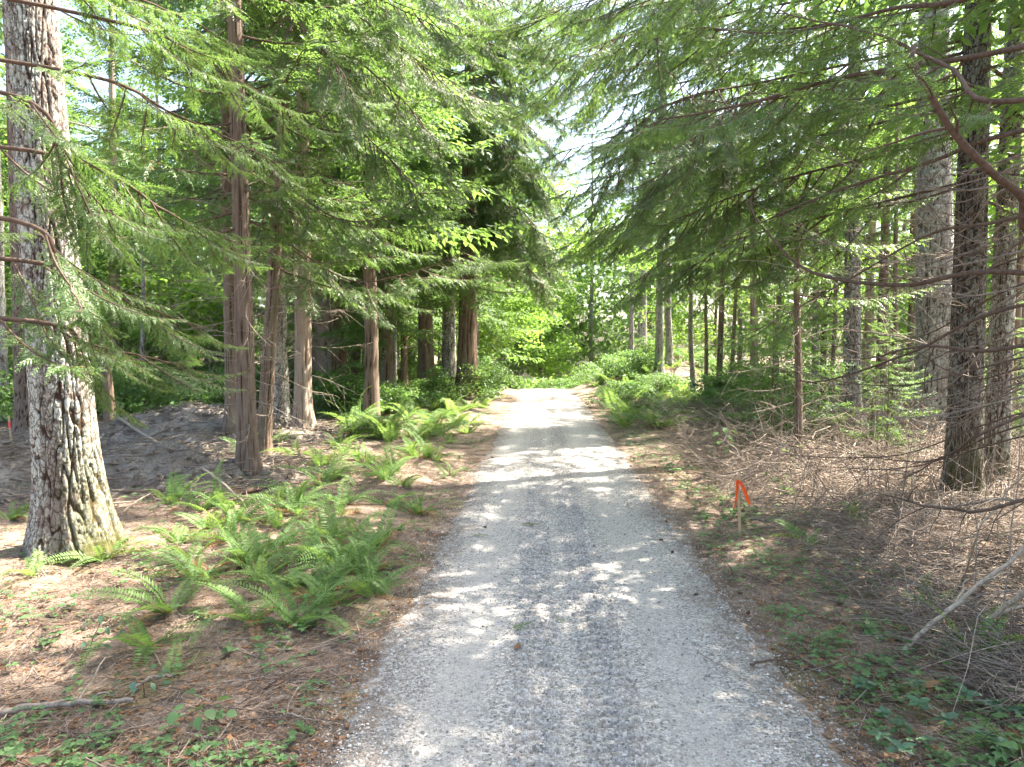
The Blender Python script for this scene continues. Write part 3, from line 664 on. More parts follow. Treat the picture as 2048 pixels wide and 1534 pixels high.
# --- trees on the right of the drive
tree('young_cedar', 'thin grey sapling trunk nearest the sunny bank', 'tree', **T('r1', 1386, 802, 12, Ht=14, bark='grey_bark', seg=20, dz=0.15, fine=9, seed=41, crown=TOPS[2], crown_scale=0.26, lean=(-0.5, 0), live=(23, 4.6, 12, 2.9), dead=(16, 0.8, 5, 1.8), wob=0.15))
tree('young_cedar', 'slender trunk of a close pair in the shade of the bank', 'tree', **T('r2', 1436, 822, 14, Ht=15, bark='cedar_bark', seg=20, dz=0.15, fine=9, seed=42, crown=TOPS[0], crown_scale=0.26, lean=(0.3, 0), live=(21, 4.8, 12, 2.9), dead=(20, 0.8, 6, 1.7)))
tree('young_cedar', 'darker, thinner trunk of the close pair in the shade', 'tree', **T('r2b', 1460, 815, 10, Ht=14, bark='dark_bark', seg=18, dz=0.15, fine=9, seed=43, crown=TOPS[1], crown_scale=0.26, lean=(0.5, 0), live=(20, 4.8, 12, 2.6), dead=(18, 0.8, 6, 1.7)))
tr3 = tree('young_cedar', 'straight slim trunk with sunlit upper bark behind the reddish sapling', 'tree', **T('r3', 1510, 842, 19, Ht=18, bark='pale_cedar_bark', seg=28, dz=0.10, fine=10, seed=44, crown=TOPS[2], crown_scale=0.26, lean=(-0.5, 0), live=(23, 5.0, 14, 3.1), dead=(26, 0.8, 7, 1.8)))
tree('young_cedar', 'reddish bare-stemmed sapling nearest the orange-flagged stake', 'tree', **T('r4', 1598, 938, 17, Ht=12, bark='cedar_bark', seg=28, dz=0.06, fine=8, seed=45, crown=TOPS[0], crown_scale=0.26, lean=(-0.35, 0), flare=0.7, live=(21, 3.8, 10, 2.6), dead=(46, 0.4, 6, 1.7), wob=0.12))
tree('fir_tree', 'dark furrowed fir trunk behind the reddish sapling', 'tree', **T('r5', 1703, 850, 36, Ht=28, bark='fir_bark', kind='fir', seg=48, dz=0.07, fine=12, seed=46, lean=(-0.5, 0), live=(20, 6, 14, 3.4), dead=(26, 1.2, 8, 2.2), crown=TOPS[1]))
tree('snag', 'knee-high broken pole standing in the brush', 'tree', **T('r6', 1748, 905, 15, Ht=2.1, bark='cedar_bark', seg=24, dz=0.05, fine=1.9, seed=47, top=0.85, flare=0.2))
tree('fir_tree', 'massive pale fir left of the two touching trunks', 'tree', **T('r7', 1872, 880, 76, Ht=32, bark='grey_bark', kind='fir', seg=96, dz=0.045, fine=12, seed=48, lean=(-1.2, 0), flare=0.35, crown=TOPS[2], dead=(14, 2, 9, 2.4)))
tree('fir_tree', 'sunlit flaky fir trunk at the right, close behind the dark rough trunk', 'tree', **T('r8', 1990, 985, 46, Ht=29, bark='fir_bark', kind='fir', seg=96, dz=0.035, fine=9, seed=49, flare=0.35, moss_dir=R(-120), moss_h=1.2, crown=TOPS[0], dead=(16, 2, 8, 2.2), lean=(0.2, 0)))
tree('fir_tree', 'bluish trunk cut off by the right picture edge', 'tree', **T('r9', 2042, 850, 30, Ht=28, bark='grey_bark', kind='fir', seg=40, dz=0.09, fine=13, seed=50, crown=TOPS[1], dead=(8, 3, 9, 2)))
tree('cedar_tree', 'leafy cedar trunk between the dark fir and the massive pale fir', 'tree', **T('r10', 1760, 838, 22, Ht=24, bark='dark_bark', seg=32, dz=0.10, fine=11, seed=51, live=(34, 2.5, 12, 3.4), dead=(14, 1, 5, 1.8), crown=TOPS[2]))
for i, (px, py, w) in enumerate(((1262, 770, 12), (1284, 768, 22), (1318, 771, 18), (1228, 769, 8))):
    tree('fir_tree', 'grey trunk in the cluster beyond the sunny bank', 'tree', **T('f%d' % i, px, py, w, Ht=27, bark='grey_bark', kind='fir', seg=28, dz=0.2, fine=18, seed=60 + i, crown=TOPS[i % 3], group='grey trunks beyond the sunny bank'))

# more stems of the same wood, standing between the ones above
MORE = [  # px, py, width, height, bark, words, live, dead
    (1338, 790, 15, 22, 'grey_bark', 'grey pole trunk nearest the dirt bank', 10, 14), (1412, 806, 9, 12, 'dark_bark', 'thin dark pole left of the close pair', 8, 22), (1548, 832, 13, 16, 'cedar_bark', 'brown pole between the straight slim trunk and the reddish sapling', 10, 28),
    (1632, 826, 16, 20, 'grey_bark', 'grey pole right of the reddish sapling', 12, 26), (1662, 848, 10, 12, 'cedar_bark', 'thin brown pole left of the dark furrowed fir', 6, 30), (1728, 812, 20, 24, 'pale_cedar_bark', 'pale trunk just right of the dark furrowed fir', 12, 20),
    (1790, 858, 13, 15, 'dark_bark', 'dark pole left of the massive pale fir', 8, 30), (1815, 822, 17, 22, 'cedar_bark', 'red-brown trunk against the massive pale fir', 10, 18), (2018, 862, 18, 20, 'dark_bark', 'dark pole right of the two touching trunks', 10, 22), (1480, 800, 12, 18, 'grey_bark', 'grey pole deep behind the straight slim trunk', 8, 14),
    (560, 835, 20, 22, 'dark_bark', 'dark pole between the leaning cedar and the pale ribbed cedar', 10, 26), (636, 800, 26, 25, 'dark_bark', 'dark trunk touching the broad dark cedar', 14, 24), (712, 786, 20, 25, 'cedar_bark', 'red-brown trunk right of the broad dark cedar', 14, 18), (742, 772, 13, 22, 'grey_bark', 'grey pole left of the mossy-footed trunk', 8, 10),
    (812, 772, 15, 24, 'dark_bark', 'dark pole right of the mossy-footed trunk', 12, 10), (330, 798, 14, 20, 'pale_cedar_bark', 'pale pole behind the dirt mounds', 8, 14), (285, 812, 11, 16, 'grey_bark', 'thin grey pole behind the dirt mounds', 6, 16), (125, 812, 18, 22, 'cedar_bark', 'rusty trunk just left behind the thick fir', 8, 14), (8, 840, 24, 24, 'grey_bark', 'grey trunk at the left picture edge', 8, 12), (1000, 772, 10, 20, 'dark_bark', 'slim dark trunk at the left of the crest', 16, 6)]
for i, (px, py, w, Ht, bk, lab, nl, nd) in enumerate(MORE):
    tree('slim_tree', lab, 'tree', **T('m%d' % i, px, py, w, Ht=Ht, bark=bk, kind='fir' if bk == 'grey_bark' else 'cedar', seg=24, dz=0.14, fine=min(12, Ht * 0.7), seed=1600 + i, lean=((i * 37 % 11 - 5) * 0.12, 0), flare=0.4, live=(nl, 5.5, 13, 2.8), dead=(nd, 0.8, 7.5, 2.0), crown=TOPS[i % 3], crown_scale=Ht / 60, wob=0.12))

# --- overhanging cedars whose stems stand beside the camera, out of the picture
def limb(t, pts, r0, r1, leaf=None, seed=0, twigs=0, mat='limb', k=8, n=28, label=None):
    """one limb along a line given in the place; leaf = keyword arguments for its sprays"""
    g = rng_(seed); ax = smooth_line(pts, n); off = np.array(t.location); ax = ax - off
    ax[1:-1] += 0.006 * np.cumsum(g.normal(size=(n - 2, 3)), 0) * np.linspace(0, 1, n - 2)[:, None]
    b = MB(); b.add(*tube(ax, np.linspace(r0, r1, n), k))
    for _ in range(twigs):
        i = int(g.integers(n // 5, n - 2)); d = nrm(nrm(ax[i + 1] - ax[i]) * 0.7 + g.normal(size=3) * 0.6); l = 0.25 + 0.75 * g.random(); q = np.linspace(0, 1, 8)[:, None]
        c = ax[i] + d * l * q + np.array([0, 0, -0.3 * l]) * q ** 2 + 0.018 * np.cumsum(g.normal(size=(8, 3)), 0) * q
        b.add(*tube(c, np.linspace(max(r1 * 0.8, 0.004), 0.0016, 8), 4))
    br = obj('branch', b.mesh('branch', M[mat], True), t)
    if label: br['label'] = label
    if leaf is not None:
        cnt, a0, sl, droop = leaf['n'], leaf.get('t0', 0.2), leaf['len'], leaf.get('droop', 22)
        for i in range(cnt):
            u = a0 + (1 - a0) * (i + g.random() * 0.7) / cnt; j = min(n - 2, int(u * (n - 1))); tg = nrm(ax[j + 1] - ax[j]); az0 = math.atan2(tg[1], tg[0]); el0 = math.asin(max(-1, min(1, tg[2])))
            sd = 1 if i % 2 else -1; az = az0 + sd * R(52 - 34 * u + g.normal() * 14); L = sl * (1.12 - 0.55 * u) * (0.7 + 0.5 * g.random()); bm = BOUGH[int(g.integers(6))]
            sb = obj('branch', bm[0], t, tuple(ax[j] + (ax[j + 1] - ax[j]) * (u * (n - 1) - j)), (R(g.normal() * 16), -(el0 * 0.6 + R(-droop + 16 + g.normal() * 10)), az), L / 3.0); tag(obj('foliage', bm[1], sb), kind='stuff')
        az = math.atan2(ax[-1][1] - ax[-4][1], ax[-1][0] - ax[-4][0]); sb = obj('branch', BOUGH[seed % 6][0], t, tuple(ax[-2]), (0, R(6), az), sl * 0.55 / 3); tag(obj('foliage', BOUGH[seed % 6][1], sb), kind='stuff')
    return br

near = dict(n=18, len=1.25, t0=0.2, droop=24)
lt = tree('cedar_tree', 'cedar beside the camera whose sprays sweep in from the upper left', 'tree', (-6.6, 4.6), 22, 0.28, seed=70, seg=40, dz=0.12, live=(0, 0, 0, 1), crown=TOPS[0])
left_limbs = [  # (start), tip in pixels with depth
    ((-6.5, 4.7, 4.2), [(60, 300, 5.4), (330, 420, 6.0), (420, 470, 6.4)]),
    ((-6.5, 4.7, 5.0), [(120, 140, 5.8), (360, 230, 6.6), (560, 330, 7.4)]),
    ((-6.5, 4.7, 5.6), [(180, 30, 6.0), (400, 110, 7.0), (600, 230, 8.0)]),
    ((-6.5, 4.7, 3.5), [(30, 520, 5.2), (230, 590, 5.6), (400, 660, 6.2)]),
    ((-6.5, 4.7, 3.1), [(20, 640, 4.9), (180, 690, 5.2), (370, 730, 5.6)]),
    ((-6.5, 4.7, 4.6), [(-20, 180, 4.8), (140, 330, 5.0), (230, 420, 5.2)]),
    ((-6.5, 4.7, 6.0), [(60, -60, 5.5), (250, -10, 6.4), (420, 60, 7.2)]),
    ((-6.5, 4.7, 3.7), [(-30, 430, 4.6), (110, 540, 4.6), (170, 610, 4.7)]),
]
for i, (s, pts) in enumerate(left_limbs):
    limb(lt, [s] + [at(*p) for p in pts], 0.022, 0.004, dict(near, t0=0.3, n=11 if i in (3, 4, 7) else 15, len=1.05), 700 + i)

rt = tree('cedar_tree', 'cedar beside the camera whose bare limbs reach in from the right edge', 'tree', (7.4, 6.2), 22, 0.30, seed=71, seg=40, dz=0.12, live=(0, 0, 0, 1), crown=TOPS[1], crown_scale=0.6)
rs = lambda z: (7.2, 6.2, z)
right_limbs = [  # start height, points, radii, sprays from, twigs
    (6.0, [(2040, 95, 6.6), (1700, 155, 7.0), (1500, 215, 7.4), (1300, 250, 7.9)], (0.035, 0.008), dict(near, n=20, t0=0.3), 10),
    (5.2, [(2048, 260, 6.4), (1860, 325, 7.0), (1640, 400, 7.6), (1430, 500, 8.2)], (0.030, 0.006), dict(near, n=7, t0=0.5), 14),
    (2.9, [(2048, 545, 6.6), (1800, 570, 7.2), (1620, 540, 7.6), (1530, 450, 7.8), (1505, 390, 7.9)], (0.030, 0.006), None, 14),
    (3.6, [(2048, 690, 6.6), (1850, 690, 7.2), (1720, 718, 7.8)], (0.024, 0.008), None, 6),
    (3.4, [(2048, 610, 7.0), (1820, 710, 7.6), (1640, 770, 8.6), (1560, 745, 9.0)], (0.022, 0.005), None, 10),
    (3.2, [(2048, 830, 6.2), (1900, 905, 6.8), (1790, 960, 7.4)], (0.020, 0.004), None, 8),
    (5.6, [(2048, 200, 5.6), (1900, 130, 6.2), (1740, 60, 6.9), (1560, 20, 7.6)], (0.028, 0.006), dict(near, n=20, t0=0.25), 8),
    (6.8, [(2000, -20, 6.6), (1780, 20, 7.4), (1560, 70, 8.4), (1380, 60, 9.2)], (0.034, 0.006), dict(near, t0=0.25), 6),
    (7.4, [(1960, -140, 7.0), (1640, -120, 8.0), (1400, -40, 9.0), (1200, 40, 10)], (0.034, 0.006), dict(near, t0=0.25), 6),
    (4.6, [(2048, 430, 6.4), (1850, 470, 7.2), (1650, 580, 8.0), (1500, 660, 8.6)], (0.020, 0.004), dict(near, n=5, t0=0.7), 12),
    (2.4, [(2048, 1000, 6.0), (1900, 1015, 6.4), (1770, 990, 7.0)], (0.020, 0.008), None, 8),
]
for i, (z, pts, rr, lf, tw) in enumerate(right_limbs):
    limb(rt, [rs(z)] + [at(*p) for p in pts], rr[0], rr[1], lf, 720 + i, tw)
g = rng_(840)
for i in range(16):
    y0 = 250 + 620 * g.random(); x1 = 1480 + 420 * g.random(); y1 = y0 + (g.random() - 0.35) * 260; d1 = 7.5 + 2.5 * g.random()
    limb(rt, [rs(2.6 + 3 * (1 - (y0 - 250) / 620)), at(2060, y0, 7.0), at((x1 + 2060) / 2, (y0 + y1) / 2 + 40, (7 + d1) / 2), at(x1, y1 - 30 * g.random(), d1)], 0.014, 0.003, None, 845 + i, 9, 'dead_twig' if i % 2 else 'limb', 6, 20)
for i in range(16):                                  # bare lower limbs of the dark rough trunk's neighbours, further in
    y0 = 330 + 480 * g.random(); x1 = 1400 + 420 * g.random(); y1 = y0 + (g.random() - 0.4) * 240; d1 = 9.5 + 3.5 * g.random()
    limb(rt, [rs(2.8 + 3 * (1 - (y0 - 250) / 620)), at(2070, y0 - 40, 7.6), at((x1 + 2060) / 2, (y0 + y1) / 2 + 50, (8 + d1) / 2), at(x1, y1 - 50 * g.random(), d1)], 0.013, 0.003, None, 870 + i, 12, 'dead_twig', 5, 20)
limb(rt, [(7.2, 6.2, 5.2), at(2130, 440, 5.0), at(2048, 385, 4.6), at(1940, 290, 4.4), at(1868, 185, 4.3), at(1830, 90, 4.4)], 0.034, 0.014, dict(near, n=6, t0=0.72, len=0.9), 760, 5)
# limbs of a second cedar across the drive shoulder, their sprays hang over the right half
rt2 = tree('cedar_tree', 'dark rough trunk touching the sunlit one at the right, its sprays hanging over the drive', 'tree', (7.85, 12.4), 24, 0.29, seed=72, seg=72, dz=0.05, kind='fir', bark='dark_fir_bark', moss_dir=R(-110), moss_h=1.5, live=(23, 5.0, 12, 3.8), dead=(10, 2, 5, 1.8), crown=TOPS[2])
mid = dict(n=26, len=2.2, t0=0.15, droop=32)
for i, (z, pts) in enumerate([
    (8.6, [(1560, 60, 14), (1310, 60, 13.0), (1110, 130, 12.4)]), (8.0, [(1540, 160, 13.4), (1380, 190, 12.4), (1240, 250, 11.8)]), (7.2, [(1580, 260, 13), (1420, 300, 12), (1300, 360, 11.4)]),
    (9.4, [(1540, -40, 13), (1280, -20, 12), (1060, 40, 11.6)]), (6.4, [(1600, 350, 13.2), (1450, 400, 12.4), (1330, 450, 12)]), (7.8, [(1640, 180, 12), (1480, 210, 11), (1380, 280, 10.4)]),
    (9.0, [(1500, 20, 15), (1240, 100, 15), (1070, 200, 15)]), (10.8, [(1480, -80, 15), (1250, -60, 14), (1040, 0, 13.5)]), (10.2, [(1500, -30, 16), (1250, 20, 16), (1060, 100, 16.5)]), (6.9, [(1520, 300, 15), (1330, 380, 15), (1200, 460, 15.4)]), (5.6, [(1620, 440, 13.6), (1480, 480, 13), (1380, 540, 12.8)])]):
    limb(rt2, [(7.8, 12.5, z)] + [at(*p) for p in pts], 0.03, 0.005, mid, 770 + i)

# cedar sprays lit by the sun above the left verge
lt2 = tree('cedar_tree', 'cedar with bright arching sprays over the left verge, behind the red-brown cedar', 'tree', (-7.6, 19.5), 24, 0.22, seed=73, seg=36, dz=0.10, bark='dark_bark', live=(36, 5.6, 13, 3.6), dead=(14, 2, 6, 2.0), crown=TOPS[1])
for i, (z, pts) in enumerate([(9.4, [(640, 20, 17), (800, 90, 15.6), (930, 200, 15)]), (8.6, [(650, 110, 17), (790, 190, 16), (880, 300, 15.6)]), (10.4, [(600, -60, 17), (760, 0, 15), (900, 70, 14)]), (11.2, [(620, -80, 17), (800, -60, 15), (990, 20, 14)]), (10.6, [(640, -20, 18), (830, 20, 17), (1000, 100, 16.5)]), (9.2, [(640, 60, 19), (840, 130, 18.5), (1010, 230, 18)]), (11.6, [(650, -90, 18), (880, -50, 17), (1080, 40, 16.5)]),
    (7.8, [(640, 220, 17), (760, 300, 16), (850, 400, 15.5)]), (6.6, [(560, 380, 17), (680, 440, 16), (780, 430, 15.6), (860, 370, 15.4)]), (9.8, [(560, 40, 16), (660, 110, 14), (720, 200, 13)]), (5.6, [(560, 480, 18), (700, 560, 17), (830, 540, 16.4), (930, 500, 16)])]):
    limb(lt2, [(-7.5, 19.5, z)] + [at(*p) for p in pts], 0.03, 0.006, mid, 790 + i, 4)

# limbs that close over the drive further on
over = dict(n=28, len=3.1, t0=0.2, droop=34)
for tt, lims in ((tl14, [[(990, 60, 33), (1060, 70, 31), (1130, 120, 30)], [(980, 270, 33), (1040, 320, 31), (1090, 390, 30)], [(980, 390, 34), (1050, 440, 32), (1110, 510, 31)], [(970, 150, 32), (1010, 190, 30), (1030, 260, 29)], [(970, 470, 34), (1040, 520, 33), (1090, 575, 32)], [(985, -30, 32), (1070, -20, 30), (1160, 30, 29)]]),
                 (tl12, [[(900, 40, 36), (960, 60, 33), (1010, 120, 31)], [(900, 330, 38), (950, 380, 35), (980, 450, 33)]]),
                 (tr3, [[(1440, 60, 26), (1330, 40, 24), (1220, 80, 23)], [(1430, 180, 26), (1320, 220, 24), (1210, 300, 23)], [(1430, 330, 26), (1320, 380, 24), (1230, 470, 23)], [(1440, 450, 26), (1350, 500, 25), (1270, 565, 24)], [(1420, -20, 25), (1260, -20, 23), (1120, 30, 22)], [(1400, 110, 24), (1270, 130, 22), (1160, 200, 21)], [(1420, 250, 24), (1290, 290, 22), (1190, 380, 21.5)]])):
    g = rng_(2000 + len(lims))
    if tt is tl14: lims = lims + [[(968, y, 34), (1030, y + 30, 32), (1085 + 50 * g.random(), y + 95, 30.5)] for y in (10, 70, 125, 200, 260, 320, 380, 440)]
    if tt is tr3: lims = lims + [[(1425, y, 26), (1300, y + 30, 24), (1085 + 60 * g.random(), y + 90, 22.5)] for y in (-50, 20, 80, 150, 220, 300, 400)]
    for i, pts in enumerate(lims):
        q = [at(*p) for p in pts]; limb(tt, [np.array([tt.location[0], tt.location[1], q[0][2] + 0.8])] + q, 0.05, 0.01, over if tt is not tr3 else dict(over, n=19), 820 + i)

# --- woods further back
def far_trees():
    g = rng_(900); spots = []
    def ok(x, y, dmin):
        if abs(x - float(xc(y))) < 4.2 + 0.02 * y: return False
        return all((x - a) ** 2 + (y - b) ** 2 > dmin ** 2 for a, b in spots + list(BASE.values()))
    groups = (('left', 27, (-1, 1)), ('right', 12, (1, 1)))
    for side, n, (sg, _) in groups:
        c = 0; tries = 0
        while c < n and tries < 3000:
            tries += 1; y = 24 + 40 * g.random(); x = sg * (4 + (0.78 * y - 2) * g.random())
            if not ok(x, y, 2.6) or (sg > 0 and y > 31 and x < 28): continue
            spots.append((x, y)); c += 1; z = H(x, y); s = 0.75 + 0.45 * g.random()
            t = empty('conifer', (x, y, z), 'shaded conifer standing back in the wood on the %s of the drive' % side, 'tree', 'conifers deep in the %s wood' % side, g.random() * 6)
            obj('trunk', FAR_TRUNK[int(g.integers(4))], t, (0, 0, 0), (0, 0, 0), (s * (0.6 + 0.7 * g.random()),) * 2 + (s,)); k = int(g.integers(4))
            tag(obj('crown', CROWN[k], t, (0, 0, 0), (0, 0, g.random() * 6), s), kind='stuff')
    # young undergrowth conifers
    for i in range(64):
        for _ in range(80):
            y = 15 + 38 * g.random(); sg = 1 if i % 4 == 1 else -1; x = sg * (5 + (0.72 * y - 2) * g.random())
            if ok(x, y, 1.4) and not (sg < 0 and (y < 25 or (y < 40 and x > -14))) and not (sg > 0 and y > 30 and x < 15): break
        spots.append((x, y)); s = (0.5 + 0.9 * g.random()) * (1.0 if sg < 0 else 0.8); side = 'right' if sg > 0 else 'left'
        t = empty('young_conifer', (x, y, H(x, y)), 'low bushy young conifer under the taller trees on the %s' % side, 'tree', 'young conifers under the %s wood' % side, g.random() * 6)
        obj('trunk', SAP_TRUNK, t, scale=s); tag(obj('crown', SAPL[i % 3], t, scale=s), kind='stuff')
FAR_TRUNK = [trunk_mesh(610 + k, 24.5, 0.24, 'fir' if k % 2 else 'cedar', 20, 0.35, 16, (0, 0), 0.4, None, 1, M[['grey_bark', 'cedar_bark', 'fir_bark', 'dark_bark'][k]], 0.1, 0.04) for k in range(4)]
SAP_TRUNK = trunk_mesh(620, 6.3, 0.045, 'cedar', 8, 0.4, 5, (0, 0), 0.3, None, 1, M['dark_bark'], 0.05)
far_trees()

# trees behind and beside the camera that shade the drive
for i, (x, y, s) in enumerate(((9.6, 1.6, 1.0), (14.0, -2.0, 1.0), (8.6, 5.0, 0.8), (9.5, -5, 1.0), (-9.5, -4, 1.0), (-10, 3.0, 1.05), (13.0, 4.5, 1.0), (18, 10, 1.0))):
    t = empty('conifer', (x, y, H(x, y)), 'tall conifer standing beside the camera, outside the picture', 'tree', 'conifers beside the camera', i * 1.3)
    obj('trunk', FAR_TRUNK[i % 4], t, scale=s); tag(obj('crown', CROWN[i % 4] if i in (0, 3, 7) else TOPS[i % 3], t, scale=s), kind='stuff')

TOPD = crown_mesh(470, 26, 8.5, 3.9, 150, gap=-0.13)
for i, (x, y, s, w) in enumerate(((8.3, 10.1, 0.95, 1.3), (7.5, 7.4, 0.8, 1.25))):
    t = empty('cedar_tree', (x, y, H(x, y)), 'wide-spreading cedar just outside the right picture edge, shading the drive', 'tree', 'wide cedars beyond the right edge', i * 2.3)
    obj('trunk', FAR_TRUNK[1 + 2 * (i % 2)], t, scale=s); tag(obj('crown', TOPD, t, (0, 0, -0.6), (0, 0, i), (s * w, s * w, s)), kind='stuff')

# broadleaf trees: bright maples beyond the crest and behind the right trunks
def maple_trunk(seed):
    g = rng_(seed); b = MB(); q = np.linspace(0, 1, 8)[:, None]; b.add(*tube(np.array([0, 0, 13.0]) * q + 0.15 * np.cumsum(g.normal(size=(8, 3)), 0) * q, np.linspace(0.16, 0.03, 8), 8))
    for k in range(9):
        z = 3 + 8.5 * k / 9; az = k * 2.4; d = np.array([math.cos(az), math.sin(az), 0.7]); b.add(*tube(np.array([0, 0, z]) + d * 2.2 * q + 0.08 * np.cumsum(g.normal(size=(8, 3)), 0) * q, np.linspace(0.05, 0.01, 8), 5))
    return b.mesh('trunk', M['limb'], True)
MT = maple_trunk(5)
maples = [(2.8, 71, 1.3, 'sunlit maple closing the far end of the drive'), (-1.6, 60, 1.35, 'bright maple at the end of the drive, beyond the crest'), (-3.2, 54, 1.2, 'leafy maple left of the far end of the drive'), 
          (13, 30, 0.95, 'backlit maple behind the reddish sapling'), (21, 34, 1.1, 'tall backlit maple behind the dark furrowed fir'), (15, 53, 1.0, 'yellow-green maple above the sunny bank'), (-9.5, 44, 1.0, 'pale green maple behind the broad dark cedar'), (-17, 36, 1.0, 'pale green maple behind the grey fir'), (24, 32, 1.0, 'backlit maple behind the two touching trunks'), (-24, 34, 1.0, 'leafy maple at the far left of the wood')]
for i, (x, y, s, lab) in enumerate(maples):
    t = empty('maple_tree', (x, y, H(x, y)), lab, 'tree', None, i * 1.1); obj('trunk', MT, t, scale=s); tag(obj('crown', MAPLE[i % 3], t, scale=s), kind='stuff')

for i, (x, y, s) in enumerate(((-2.4, 47, 1.05), (-3.5, 70, 1.15), (0.5, 86, 1.5), (4.5, 88, 1.5), (9.5, 86, 1.5), (14.5, 76, 1.25), (-6.5, 58, 1.05), (-4.6, 51, 0.95), (-10, 62, 1.1))):
    t = empty('conifer', (x, y, H(x, y)), 'tall conifer closing off the end of the drive', 'tree', 'tall conifers beyond the end of the drive', i * 1.7)
    obj('trunk', FAR_TRUNK[i % 4], t, scale=s); tag(obj('crown', CROWN[i % 4], t, scale=s), kind='stuff')

def far_wood():
    g = rng_(950); n = 60000; az = (g.random(n) * 2 - 1) * R(62); rr = 82 + 30 * g.random(n); x = np.sin(az) * rr; y = np.cos(az) * rr
    hmax = 25 + 10 * pnoise(np.stack([az * 9, 0 * az, 0 * az], -1)) - 9 * np.exp(-((az - R(2.0)) / R(5)) ** 2); z = -1 + hmax * g.random(n) ** 0.8
    P = np.stack([x, y, z], -1); D = nrm(g.normal(size=(n, 3)) + np.array([0, 0, -0.5])); Nn = nrm(g.normal(size=(n, 3)) + np.array([0, 0, 1.0])); Wd = nrm(np.cross(Nn, D)); l = 0.5 + 0.7 * g.random(n)
    V, F = kites(P, D, Wd, l, l * 0.3, 0.2, Nn)
    tag(obj('far_wood', mesh_np('far_wood', V, F, M['cedar_far'])), 'green mass of distant wood closing off the view', 'woodland', kind='stuff')
far_wood()

# ------------------------------------------------------------------ shrubs and ferns
def shrub(x, y, s, label, group=None, i=0):
    t = empty('shrub', (x, y, H(x, y) - 0.03), label, 'shrub', group, i * 2.1)
    obj('stems', STEMS[i % 3], t, scale=s); tag(obj('foliage', SHRUB[i % 4], t, scale=s), kind='stuff')
g = rng_(960); c = 0
for i in range(44):
    left = i % 2 == 0
    if left: px, py = 640 + 380 * g.random(), 778 + 60 * g.random() ** 1.5
    else: px, py = 1170 + 320 * g.random(), 778 + 75 * g.random() ** 1.5
    p = on_ground(px, py)
    if p[1] > 60 or abs(p[0] - float(xc(p[1]))) < 2.3: continue
    shrub(p[0], p[1], (0.6 + 0.9 * g.random()) * (1.0 if left else 0.6), 'low leafy shrub among the ferns %s of the drive' % ('left' if left else 'right'), 'shrubs on the %s verge' % ('left' if left else 'right'), i)
for i in range(26):
    y = 46 + 12 * g.random(); x = float(xc(y)) + (1 if i % 2 else -1) * (3.4 + 7 * g.random()); shrub(x, y, 0.8 + 1.0 * g.random(), 'bright shrub beyond the crest of the drive', 'shrubs beyond the crest', i)
for i in range(14):
    y = 58 + 9 * g.random(); x = float(xc(y)) + 3.0 * g.normal(); shrub(x, y, 1.0 + 0.8 * g.random(), 'sunlit shrub filling the far end of the drive', 'shrubs at the far end of the drive', i)
for i in range(34):
    p = on_ground(1440 + 580 * g.random(), 786 + 48 * g.random()); shrub(p[0], p[1], 0.7 + 0.8 * g.random(), 'shrub at the feet of the right-hand poles', 'shrubs under the right-hand poles', i)
for i in range(18):
    y = 24 + 14 * g.random(); x = -(9 + 12 * g.random()); shrub(x, y, 0.8 + 0.9 * g.random(), 'shrub in the shade behind the dirt mounds', 'shrubs behind the mounds', i)

def frond_mesh(seed, L=0.8):
    g = rng_(seed); n = 30; t = np.linspace(0.06, 1, n); arch = 0.55 + 0.3 * g.random()
    # rachis rises then arches over, in local x-z
    q = np.linspace(0, 1, 14); th = R(68) - arch * 2.0 * q ** 1.3; ds = L / 13; x = np.concatenate([[0], np.cumsum(np.cos(th[:-1]) * ds)]); z = np.concatenate([[0], np.cumsum(np.sin(th[:-1]) * ds)])
    y = 0.05 * L * g.normal() * q ** 2; ax = np.stack([x, y, z], 1)
    A = np.stack([np.interp(t, q, ax[:, k]) for k in range(3)], 1); Tg = nrm(np.gradient(ax, axis=0)); TA = nrm(np.stack([np.interp(t, q, Tg[:, k]) for k in range(3)], 1))
    side = np.broadcast_to([0, 1.0, 0], A.shape); Nn = np.cross(TA, side); Vs = []
    lp = L * 0.155 * np.minimum(1, 0.35 + 3.2 * t) * (1.04 - t) ** 0.55
    for sg in (1, -1):
        D = nrm(side * sg + TA * 0.28 - Nn * (-0.12) + 0.07 * g.normal(size=A.shape)); Nd = nrm(Nn + 0.18 * g.normal(size=A.shape)); Wd = nrm(np.cross(Nd, D)); V, _ = kites(A, D, Wd, lp * (0.88 + 0.24 * g.random(n)), np.full(n, L * 0.0185) * (1.1 - 0.6 * t), 0.35, Nd); Vs.append(V)
    V = np.concatenate(Vs); F = np.arange(len(V)).reshape(-1, 4); tv, tf = tube(ax, np.linspace(0.0045, 0.0012, 14), 3)
    return mesh_np('frond', np.concatenate([V, tv]), [F, tf + len(V)][0:1] + [tf + len(V)], [M['fern_leaf'], M['stem']], False, None, np.r_[np.zeros(len(F)), np.ones(len(tf))])
FROND = [frond_mesh(600 + k) for k in range(7)]
DFROND = []
for k in range(2):
    me = FROND[k].copy(); me.materials[0] = M['dead_leaf']; DFROND.append(me)
